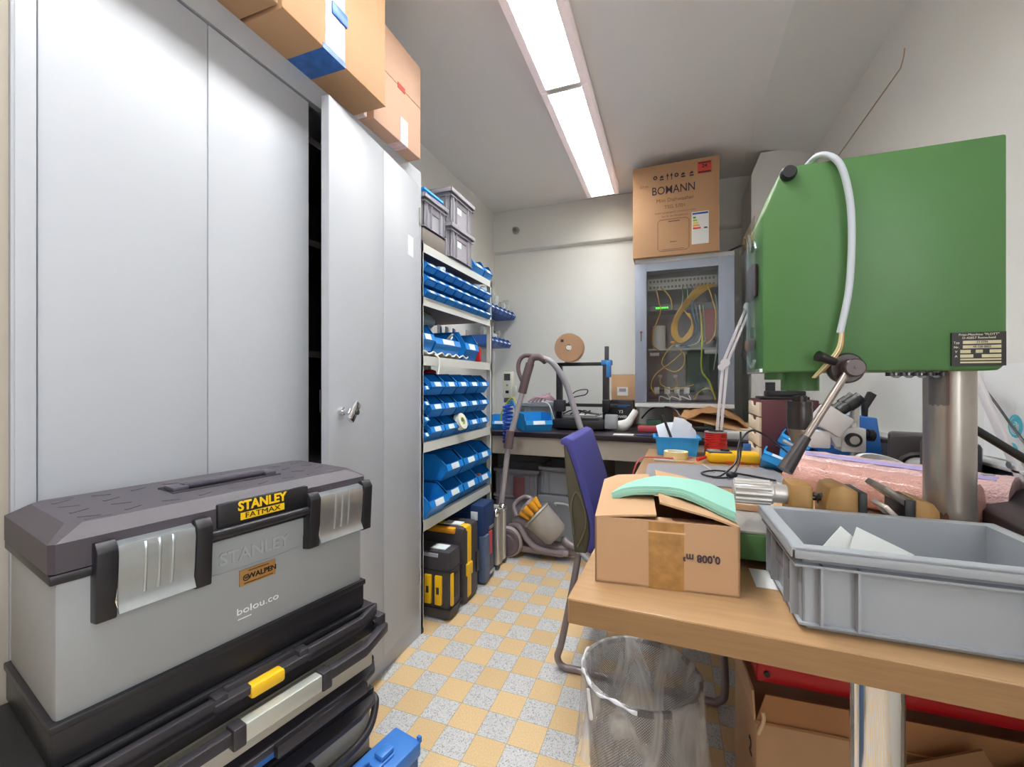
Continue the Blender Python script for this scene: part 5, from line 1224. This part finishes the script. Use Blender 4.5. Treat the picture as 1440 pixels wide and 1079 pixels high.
for (y, z, s) in ((.022, -.02, .030), (.03, -.085, .022)):
    r = MB().lathe([(0, 0), (s * .8, 0), (s, .0004), (0, .0008)], 14, T(-.0025, y, z) @ RY(-PI / 2) @ Matrix.Diagonal((1, .85, 1, 1)))
    f = r.build('rose_print', mat('cyan_rose_print', '#5cc3d8', .6), t)
    w_ = MB()
    for q in range(4): w_.tube([(-.0038, y + s * (.2 + .17 * q) * math.cos(a) * .8, z + s * (.2 + .17 * q) * math.sin(a)) for a in [q * 1.4 + j * .5 for j in range(8)]], .0008, n=5)
    w_.build('petal_line', M_white, f)

# =================================================================== CHAIR
M_vio = mat('violet_blue_upholstery', '#45448e', .75, bump=.25, bscale=500)
M_shell = mat('olive_grey_shell', '#55503e', .5)
M_ctube = mat('grey_brown_tube', '#8b8084', .35, metal=.4)
t = thing('visitor_chair', 'violet blue chair with grey sled base pushed under the table', 'chair', (-.12, 1.80, 0), 0)
def CH(x, y, z): return (x + .12, y - 1.80, z)
def P2(pts): return [(x + .12, z) for x, z in pts]
MB().prism(P2([(-.387, .835), (-.378, .72), (-.366, .60), (-.352, .50), (-.345, .43), (-.298, .43), (-.285, .50), (-.290, .56), (-.312, .64), (-.338, .73), (-.362, .80), (-.372, .835)]), 'y', 1.60 - 1.80, 2.02 - 1.80, bev=.010).build('back_shell', M_shell, t)
MB().prism(P2([(-.398, .838), (-.394, .858), (-.376, .866), (-.350, .856), (-.330, .80), (-.306, .73), (-.280, .64), (-.260, .565), (-.252, .50), (-.258, .455), (-.285, .435), (-.296, .44), (-.284, .50), (-.288, .56), (-.311, .64), (-.337, .73), (-.362, .80), (-.376, .832)]), 'y', 1.592 - 1.80, 2.028 - 1.80, bev=.009).build('backrest', M_vio, t)
MB().tube([CH(-.33, 1.598, .455), CH(-.30, 1.597, .53), CH(-.305, 1.597, .60), CH(-.335, 1.598, .66), CH(-.355, 1.598, .60), CH(-.343, 1.598, .50)], .004, n=6).build('shell_moulding', mat('olive_moulding', '#6b6650', .5), t)
MB().box(*[v for p in zip(CH(-.245, 1.59, .42), CH(.16, 2.03, .475)) for v in p], bev=.02, seg=3).build('seat', M_vio, t)
MB().box(*[v for p in zip(CH(-.28, 1.61, .405), CH(.14, 2.01, .422)) for v in p], bev=.006).build('seat_pan', M_shell, t)
for y in (1.565, 2.055):
    MB().tube([CH(-.325, y + .02, .43), CH(-.345, y, .30), CH(-.385, y, .10), CH(-.40, y, .045), CH(-.375, y, .0135), CH(-.30, y, .0135), CH(.08, y, .0135), CH(.145, y, .02), CH(.165, y, .07), CH(.155, y, .25), CH(.14, y, .412)], .0125, n=12, sub=8).build('sled_leg', M_ctube, t)

# =================================================================== WASTE BIN
t = thing('waste_bin', 'black wire mesh waste bin with clear liner under the table edge', 'waste bin', (-.072, 1.115, 0), 0)
b = MB(); n, k = 64, 12
uvrows = []
R0, R1, HB = .118, .139, .35
for i in range(k + 1):
    r = R0 + (R1 - R0) * i / k
    uvrows.append([b.b.verts.new((r * math.cos(2 * PI * j / n), r * math.sin(2 * PI * j / n), .01 + (HB - .01) * i / k)) for j in range(n)])
uvl = b.b.loops.layers.uv.new('UVMap')
for i in range(k):
    for j in range(n):
        f = b.b.faces.new((uvrows[i][j], uvrows[i][(j + 1) % n], uvrows[i + 1][(j + 1) % n], uvrows[i + 1][j]))
        for lp, (u, v) in zip(f.loops, ((j, i), (j + 1, i), (j + 1, i + 1), (j, i + 1))): lp[uvl].uv = (u / n * .95, v / k * .345)
b.build('mesh_wall', mesh_mat('black_wire_mesh', '#2c2527', 210, .34), t)
MB().lathe([(R1 - .004, HB - .008), (R1 + .004, HB - .008), (R1 + .004, HB + .004), (R1 - .004, HB + .004)], 64, close=True).build('rim', M_black, t)
MB().lathe([(0, .004), (R0 + .002, .004), (R0 + .002, .014), (0, .014)], 48).build('bottom', M_black, t)
random.seed(11)
M_liner = film_mat('clear_liner_film', '#ece9e6', .30)
def liner(prof, amp):
    b = MB(); n = 72; rows = []
    ph = [random.uniform(0, 6) for _ in range(6)]
    for r, z, am in prof:
        row = []
        for j in range(n):
            a = 2 * PI * j / n
            w = am * (math.sin(5 * a + ph[0]) + .6 * math.sin(11 * a + ph[1] + z * 9) + .4 * math.sin(19 * a + ph[2] - z * 15))
            zz = z + (am * 2.0 * math.sin(3 * a + ph[3]) if am else 0)
            row.append(b.b.verts.new(((r + w) * math.cos(a), (r + w) * math.sin(a), zz)))
        rows.append(row)
    for A, B in zip(rows, rows[1:]):
        for j in range(n): b.b.faces.new((A[j], A[(j + 1) % n], B[(j + 1) % n], B[j]))
    return b
liner([(R1 + .016, HB - .20, .010), (R1 + .012, HB - .14, .007), (R1 + .009, HB - .08, .004), (R1 + .007, HB - .02, .002), (R1 + .006, HB + .005, 0), (R1, HB + .008, 0), (R1 - .006, HB + .004, 0), (R1 - .012, HB - .05, .003), (R1 - .022, HB - .15, .005), (R0 - .02, .08, .006), (R0 - .05, .03, .004)], 1).build('liner', M_liner, t, ang=80)
MB().tube([(R1 * math.cos(a) * 1.03, R1 * math.sin(a) * 1.03, HB + .003 + .004 * math.sin(a * 9)) for a in [PI * .90 + .1 * q for q in range(20)]], lambda u: .0035 + .0015 * math.sin(u * 40), n=8).build('bunched_liner_edge', mat('white_liner_edge', '#e2e4ea', .3), t)
a0 = PI * 1.22
MB().tube([(R1 * 1.06 * math.cos(a0 + d), R1 * 1.06 * math.sin(a0 + d), z) for d, z in ((0, HB - .01), (.05, HB - .04), (.1, HB - .065), (.06, HB - .07), (.02, HB - .04), (-.02, HB - .01))], .0035, n=6).build('drawstring', mat('white_drawstring', '#f0eeee', .4), t)

# =================================================================== UNDER THE TABLE
t = thing('large_carton', 'battered cardboard carton on the floor under the table', 'box', (.172, 1.06, 0), math.radians(3))
MB().box(0, .56, 0, .235, 0, .335, bev=.004).build('carton_body', M_card, t)
b = MB().grid([[(0, 0, .335), (0, .12, .336), (0, .23, .336)], [(-.004, .0, .40), (-.003, .12, .40), (-.002, .23, .40)]], .004).build('flap', M_card, t)
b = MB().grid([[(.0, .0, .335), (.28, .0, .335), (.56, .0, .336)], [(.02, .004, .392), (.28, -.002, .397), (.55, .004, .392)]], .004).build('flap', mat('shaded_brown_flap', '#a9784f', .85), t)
b = MB().tube([(-.002, -.003, .335), (.15, -.004, .338), (.3, -.003, .335), (.5, -.003, .338)], .003, n=6).build('torn_edge', M_cardd, t)
b = MB().tube([(.004, -.004, .31), (.01, -.006, .33), (.014, -.004, .345), (.012, -.005, .36)], .004, n=6).build('torn_edge', mat('torn_paper', '#d9bd98', .9), t)
text('lettering', '2', .05, M_ink, t, (-.001, .05, .24), (PI / 2, 0, -PI / 2), bold=.001)
o = MB().box(-.02, .16, -.003, .003, -.14, .16).build('carton_flap', mat('brown_flap', '#8f6a47', .85)); o.location = (.47, 1.02, .18); o.rotation_euler = (-.12, -.5, 0); tag(o, 'loose brown cardboard flap slanting in front of the carton, left one', 'cardboard', 'loose flaps under the table')
o = MB().box(-.02, .14, -.003, .003, -.14, .16).build('carton_flap', mat('dim_brown_flap', '#7e5f45', .85)); o.location = (.60, 1.03, .18); o.rotation_euler = (-.15, -.55, 0); tag(o, 'loose brown cardboard flap slanting in front of the carton, right one', 'cardboard', 'loose flaps under the table')
M_rcase = mat('red_case_plastic', '#b8141c', .35)
t = thing('open_red_case', 'open red plastic case with black fittings on the carton under the table', 'case', (.178, 1.09, .4045), math.radians(2))
c = MB(); w, d, h = .62, .20, .065
c.box(0, w, 0, d, 0, .006, bev=.002); c.box(0, w, 0, .008, 0, h * .6, bev=.003).box(0, w, d - .008, d, 0, h, bev=.003).box(0, .008, 0, d, 0, h, bev=.003).box(w - .008, w, 0, d, 0, h * .6, bev=.003)
c.build('case_shell', M_rcase, t)
MB().box(.02, .60, .03, .185, .006, .04, bev=.006).build('foam_insert', M_black, t)
MB().box(.06, .14, .10, .16, .04, .058, bev=.002).build('white_label', mat('mauve_white_label', '#cdb6bd', .5), t)
MB().cyl((.235, -.018, .03), (.235, .02, .03), .022, n=18).build('black_knob', M_black, t)
MB().cyl((.02, -.006, .02), (.02, .004, .02), .006, n=12).build('rivet', M_black, t)
for k in range(3): MB().box(.015, .03, .05 + .03 * k, .065 + .03 * k, .04, .055, bev=.002).build('metal_bit', M_silver, t)

# =================================================================== TOOLBOX STACK AT THE LEFT FRONT
TR = math.radians(78.69)
M_grey = mat('silver_grey_toolbox', '#999c9d', .42, var=.03, vscale=4, bump=.04, bscale=300)
M_blk = mat('textured_black_lid', '#48434a', .5, bump=.12, bscale=500)
M_blk2 = mat('smooth_black_plastic', '#1f1e23', .38)
M_fy = mat('logo_yellow', '#f4c81c', .4)
t = thing('toolbox', 'large silver grey and black toolbox with two metal latches on top of the organiser stack', 'toolbox', (-.727, .30, .578), TR)
def zz(z): return z - .578
Lx, Dy = .485, .245
# body with rounded left front edge, slightly tapered
MB().box(.006, Lx - .005, .007, Dy - .006, zz(.632), zz(.815), bev=.008).build('body', M_grey, t)
# black base
b = MB().box(.002, Lx - .002, .003, Dy - .002, zz(.5785), zz(.630), bev=.004)
b.box(.0, Lx, .0, Dy, zz(.626), zz(.637), bev=.002)
b.build('base', M_blk2, t)
# lid: chamfered box
lid = MB()
z0, z1, z2, ins = zz(.8275), zz(.865), zz(.882), .022
A = [(0, 0), (Lx, 0), (Lx, Dy), (0, Dy)]; c = .022
def octo(i, cc): return [(i + cc, i), (Lx - i - cc, i), (Lx - i, i + cc), (Lx - i, Dy - i - cc), (Lx - i - cc, Dy - i), (i + cc, Dy - i), (i, Dy - i - cc), (i, i + cc)]
rings = [[lid.b.verts.new((x, y, z)) for x, y in octo(i, cc)] for i, cc, z in ((0, .006, z0), (0, .006, z1), (ins, .014, z2))]
lid.b.faces.new(rings[0][::-1]); lid.b.faces.new(rings[2])
for P, Q in zip(rings, rings[1:]):
    for k in range(8): lid.b.faces.new((P[k], P[(k + 1) % 8], Q[(k + 1) % 8], Q[k]))
MB().box(.001, Lx - .001, .001, Dy - .001, zz(.813), zz(.826), bev=.002).build('lid_trim', M_blk2, t)
tr = lid
for i in range(9):
    for j in range(4):
        x, y = .05 + .048 * i, .05 + .045 * j
        if .14 < x < .36 and .085 < y < .165: continue
        tr.box(-.012, .012, -.0022, .0022, -.0005, .0008, M=T(x, y, z2) @ RZ(.5 if (i + j) % 2 else -.5))
sl = lid
for x, y in ((.055, .035), (.43, .035), (.055, .205), (.43, .205)): sl.box(x - .014, x + .014, y - .003, y + .003, z2 - .0005, z2 + .0006, bev=.0004)
lid = lid.build('lid', M_blk, t, ang=15)
MB().box(.165, .345, .095, .152, z2 - .0005, z2 + .0012).build('handle_recess', M_blk2, lid)
h = MB().box(.185, .325, .108, .132, z2 + .001, z2 + .012, bev=.005).box(.167, .19, .10, .14, z2, z2 + .008, bev=.002).box(.322, .343, .10, .14, z2, z2 + .008, bev=.002)
h.build('carry_handle', mat('charcoal_handle', '#4a4650', .45), lid)
fr = MB()
for y in (.093, .152): fr.box(.163, .347, y - .0015, y + .0015, z2 - .001, z2 + .003)
fr.build('recess_edge', M_blk, lid)
# black front panel with lettering
MB().box(.188, .345, -.006, .004, zz(.832), zz(.872), bev=.003).build('logo_panel', M_blk2, t)
text('lettering', 'STANLEY', .0215, M_fy, t, (.259, -.0068, zz(.8615)), FACE_NY, bold=.0007, sx=.93)
MB().box(.222, .297, -.0068, -.0055, zz(.8385), zz(.8505)).build('logo_strip', M_fy, t)
text('lettering', 'FATMAX', .0125, M_black, t, (.259, -.0072, zz(.8446)), FACE_NY, sx=1.25)
# front bar between the latches
MB().cyl((.155, -.009, zz(.826)), (.357, -.009, zz(.826)), .0075, n=16).build('front_bar', M_blk2, t)
MB().box(.165, .35, -.004, .006, zz(.812), zz(.83), bev=.002).build('bar_groove', M_black, t)
# recessed contour and raised lettering on the body
MB().tube([(.168, .0062, zz(.81)), (.170, .0062, zz(.768)), (.192, .0062, zz(.755)), (.318, .0062, zz(.755)), (.338, .0062, zz(.768)), (.342, .0062, zz(.81))], .0016, n=6, sub=5).build('pressed_contour', M_grey, t)
text('raised_lettering', 'STANLEY', .029, mat('raised_grey_lettering', '#a4a7a7', .35), t, (.254, .0068, zz(.7765)), FACE_NY, depth=.0016, bold=.0005)
s = MB().box(.226, .287, .0045, .0066, zz(.722), zz(.749)).build('brown_sticker', mat('brown_sticker', '#a87c45', .45, var=.1, vscale=60), t)
text('lettering', 'WALPEN', .0125, M_black, s, (.2635, .0040, zz(.735)), FACE_NY, bold=.0002)
MB().lathe([(.004, 0), (.0055, 0), (.0055, .0006), (.004, .0006)], 18, T(.2365, .0046, zz(.7345)) @ RX(PI / 2), close=True).build('sticker_ring', M_black, s)
text('lettering', 'W', .006, M_black, s, (.2365, .0040, zz(.7345)), FACE_NY, bold=.0002)
MB().box(.24, .275, .0038, .0046, zz(.7445), zz(.7462)).box(.233, .282, .0038, .0046, zz(.7245), zz(.726)).build('sticker_line', mat('sticker_brown_ink', '#5b4022'), s)
text('lettering', 'bolou.co', .0165, M_white, t, (.258, .0066, zz(.679)), FACE_NY, depth=.0003, sx=1.25)
MB().box(.224, .246, .0062, .0068, zz(.6655), zz(.667)).build('white_underline', M_white, t)
# latches
for i, x0 in enumerate((.052, .353)):
    w = .112 if i == 0 else .122
    for xa in (x0 - .012, x0 + w - .010):
        g = MB().prism([(.008, zz(.855)), (-.010, zz(.858)), (-.020, zz(.846)), (-.017, zz(.80)), (-.014, zz(.752)), (.008, zz(.748))], 'x', xa, xa + .022, bev=.002)
        g.build('latch_bracket', M_blk2, t)
    q = MB()
    pf = [(.0, zz(.852)), (-.014, zz(.848)), (-.0165, zz(.835)), (-.013, zz(.795)), (-.010, zz(.772)), (-.0175, zz(.757)), (-.0155, zz(.756)), (-.008, zz(.771)), (-.011, zz(.795)), (-.0145, zz(.834)), (-.0125, zz(.846)), (.0, zz(.850))]
    q.prism(pf, 'x', x0 + .011, x0 + w - .011)
    lp = q.build('latch_plate', M_silver, t)
    rb = MB()
    for k in (-.016, 0, .016):
        xm = x0 + w / 2 + k
        rb.tube([(xm, -.0145, zz(.846)), (xm, -.0165, zz(.834)), (xm, -.013, zz(.795)), (xm, -.0102, zz(.775))], .0022, n=6, sub=3)
    rb.build('pressed_rib', M_silver, lp)
    wr = MB().tube([(x0 + .009, -.014, zz(.80)), (x0 + .0085, -.014, zz(.775)), (x0 + .010, -.012, zz(.765))], .002, n=6)
    wr.build('latch_wire', M_chrome, lp)

# ------------------------------------------------------------------ organisers
M_obody = mat('warm_grey_organiser', '#a8a397', .45)
M_oblk = mat('organiser_black', '#322f34', .42, bump=.06, bscale=400)
M_oblk2 = mat('organiser_deep_black', '#17161a', .5)
def organiser(label, zb, zt, front, frame=True):
    t = thing('tool_organiser', label, 'organiser', (-.727, .30, zb), TR, 'organisers under the toolbox')
    h = zt - zb
    MB().box(-.012, .498, .0, .232, .0005, h - .026, bev=.006).build('body', M_obody, t)
    out = [(-.045, .01), (-.02, -.02 - front), (.03, -.026 - front), (.445, -.026 - front), (.49, -.012 - front), (.515, .01), (.515, .232), (-.045, .232)]
    MB().prism(out, 'z', h - .026, h - .013, bev=.003).build('rim', M_oblk, t)
    lid = MB().box(-.03, .505, -.005, .238, h - .014, h - .0005, bev=.004).build('lid', M_oblk2, t)
    return t, h
t, h = organiser('topmost organiser under the toolbox, with yellow latch and aluminium handle', .462, .578, .004)
MB().box(-.012, .495, -.012, .004, h - .06, h - .026, bev=.002).build('lid_skirt', M_oblk2, t)
MB().box(.0, .475, -.034, .0, .004, .046, bev=.004).build('drawer_front', M_obody, t)
# ribbed front edge of the lid with pockets, yellow latch
r = MB()
def ridge(x0, x1, y0, y1, z0, z1): r.box(x0, x1, y0, y1, z0, z1, bev=.003)
ridge(-.03, .175, -.030, -.016, h - .03, h - .004); ridge(.33, .455, -.030, -.016, h - .03, h - .004)
ridge(-.03, -.01, -.03, .0, h - .03, h - .004); ridge(.175, .195, -.026, .0, h - .03, h - .004); ridge(.315, .335, -.026, .0, h - .03, h - .004); ridge(.195, .315, -.012, .0, h - .03, h - .003)
r.prism([(.452, -.030), (.452, -.016), (.50, .004), (.512, .004), (.512, -.006)], 'z', h - .03, h - .004, bev=.003)
r.build('lid_ridge', M_oblk, t)
MB().box(.226, .284, -.034, -.012, h - .034, h - .012, bev=.005).build('latch', mat('amber_yellow_latch', '#f0bd22', .35), t)['label'] = 'yellow latch'
hb = MB()
hb.box(-.03, .185, -.062, -.044, h - .066, h - .046, bev=.003).box(.183, .203, -.066, -.040, h - .076, h - .042, bev=.003).build('handle_arm', M_oblk, t)
hb = MB(); hb.box(.345, .44, -.062, -.044, h - .066, h - .046, bev=.003)
hb.box(.335, .355, -.066, -.040, h - .076, h - .042, bev=.003)
hb.prism([(.438, -.062), (.438, -.044), (.50, -.018), (.502, .0), (.522, .0), (.522, -.03)], 'z', h - .066, h - .046, bev=.003)
hb.box(.50, .522, -.022, .02, h - .066, h - .026, bev=.003)
hb.build('handle_arm', M_oblk, t)
MB().box(.203, .335, -.064, -.044, h - .073, h - .044, bev=.002).build('handle_grip', mat('handle_aluminium', '#c9ccc4', .35, metal=.5), t)['label'] = 'aluminium handle grip'
MB().lathe([(0, 0), (.006, 0), (.006, .003), (0, .003)], 14, T(.499, -.008, h - .04) @ RY(-PI / 2)).build('pivot', M_chrome, t)
t, h = organiser('second organiser from the top of the stack under the toolbox', .392, .461, .012)
hb = MB(); hb.box(.06, .20, -.048, -.036, h - .05, h - .02, bev=.003); hb.box(.26, .45, -.05, -.036, h - .034, h - .012, bev=.003)
hb.build('front_clip', M_oblk, t)
MB().box(.21, .40, -.004, .006, .004, h - .03, bev=.002).build('blue_panel', mat('blue_panel_plastic', '#3f78c8', .35), t)['label'] = 'blue front panel'
MB().box(.392, .412, -.012, .002, .002, h - .026, bev=.002).build('latch', M_oblk2, t)
t, h = organiser('third organiser from the top of the stack under the toolbox', .25, .391, .010)
hb = MB(); hb.tube([(.33, -.04, h - .066), (.42, -.042, h - .064), (.47, -.032, h - .055), (.505, -.008, h - .035), (.512, .01, h - .03)], .008, n=10)
hb.build('carry_handle', M_oblk, t)
hb = MB().box(.29, .335, -.045, -.005, h - .075, h - .03, bev=.004).build('handle_bracket', M_oblk, t)
MB().box(.05, .28, -.012, .002, h - .07, h - .03, bev=.004).build('front_recess', M_oblk2, t)
t, h = organiser('bottom organiser of the stack, standing on the floor', .012, .249, .0)
for x in (.0, .46):
    for y in (.02, .2): MB().cyl((x + .01, y, -.0115), (x + .01, y, .002), .012, n=14).build('foot', M_black, t)

# blue metal case standing before the stack
t = thing('blue_metal_case', 'blue sheet metal case with a lid catch standing on the floor before the organisers', 'case', (-.727, .30, 0), TR)
M_bm = mat('blue_case_enamel', '#3b78c6', .38)
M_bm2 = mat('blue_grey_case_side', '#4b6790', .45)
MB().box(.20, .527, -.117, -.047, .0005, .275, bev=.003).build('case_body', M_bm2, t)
lid = MB().box(.197, .531, -.121, -.044, .268, .300, bev=.004).build('lid', M_bm, t)
MB().box(.43, .475, -.10, -.07, .2995, .305, bev=.002).box(.445, .478, -.097, -.072, .304, .316, bev=.004).build('lid_catch', M_bm, lid)
MB().tube([(.432, -.095, .304), (.418, -.095, .307), (.414, -.085, .308), (.418, -.074, .307), (.432, -.074, .304)], .0025, n=8).build('catch_wire', mat('dark_blue_enamel', '#22508f', .4), lid)
MB().box(.527, .533, -.121, -.112, .297, .309).build('lip', M_bm, lid)
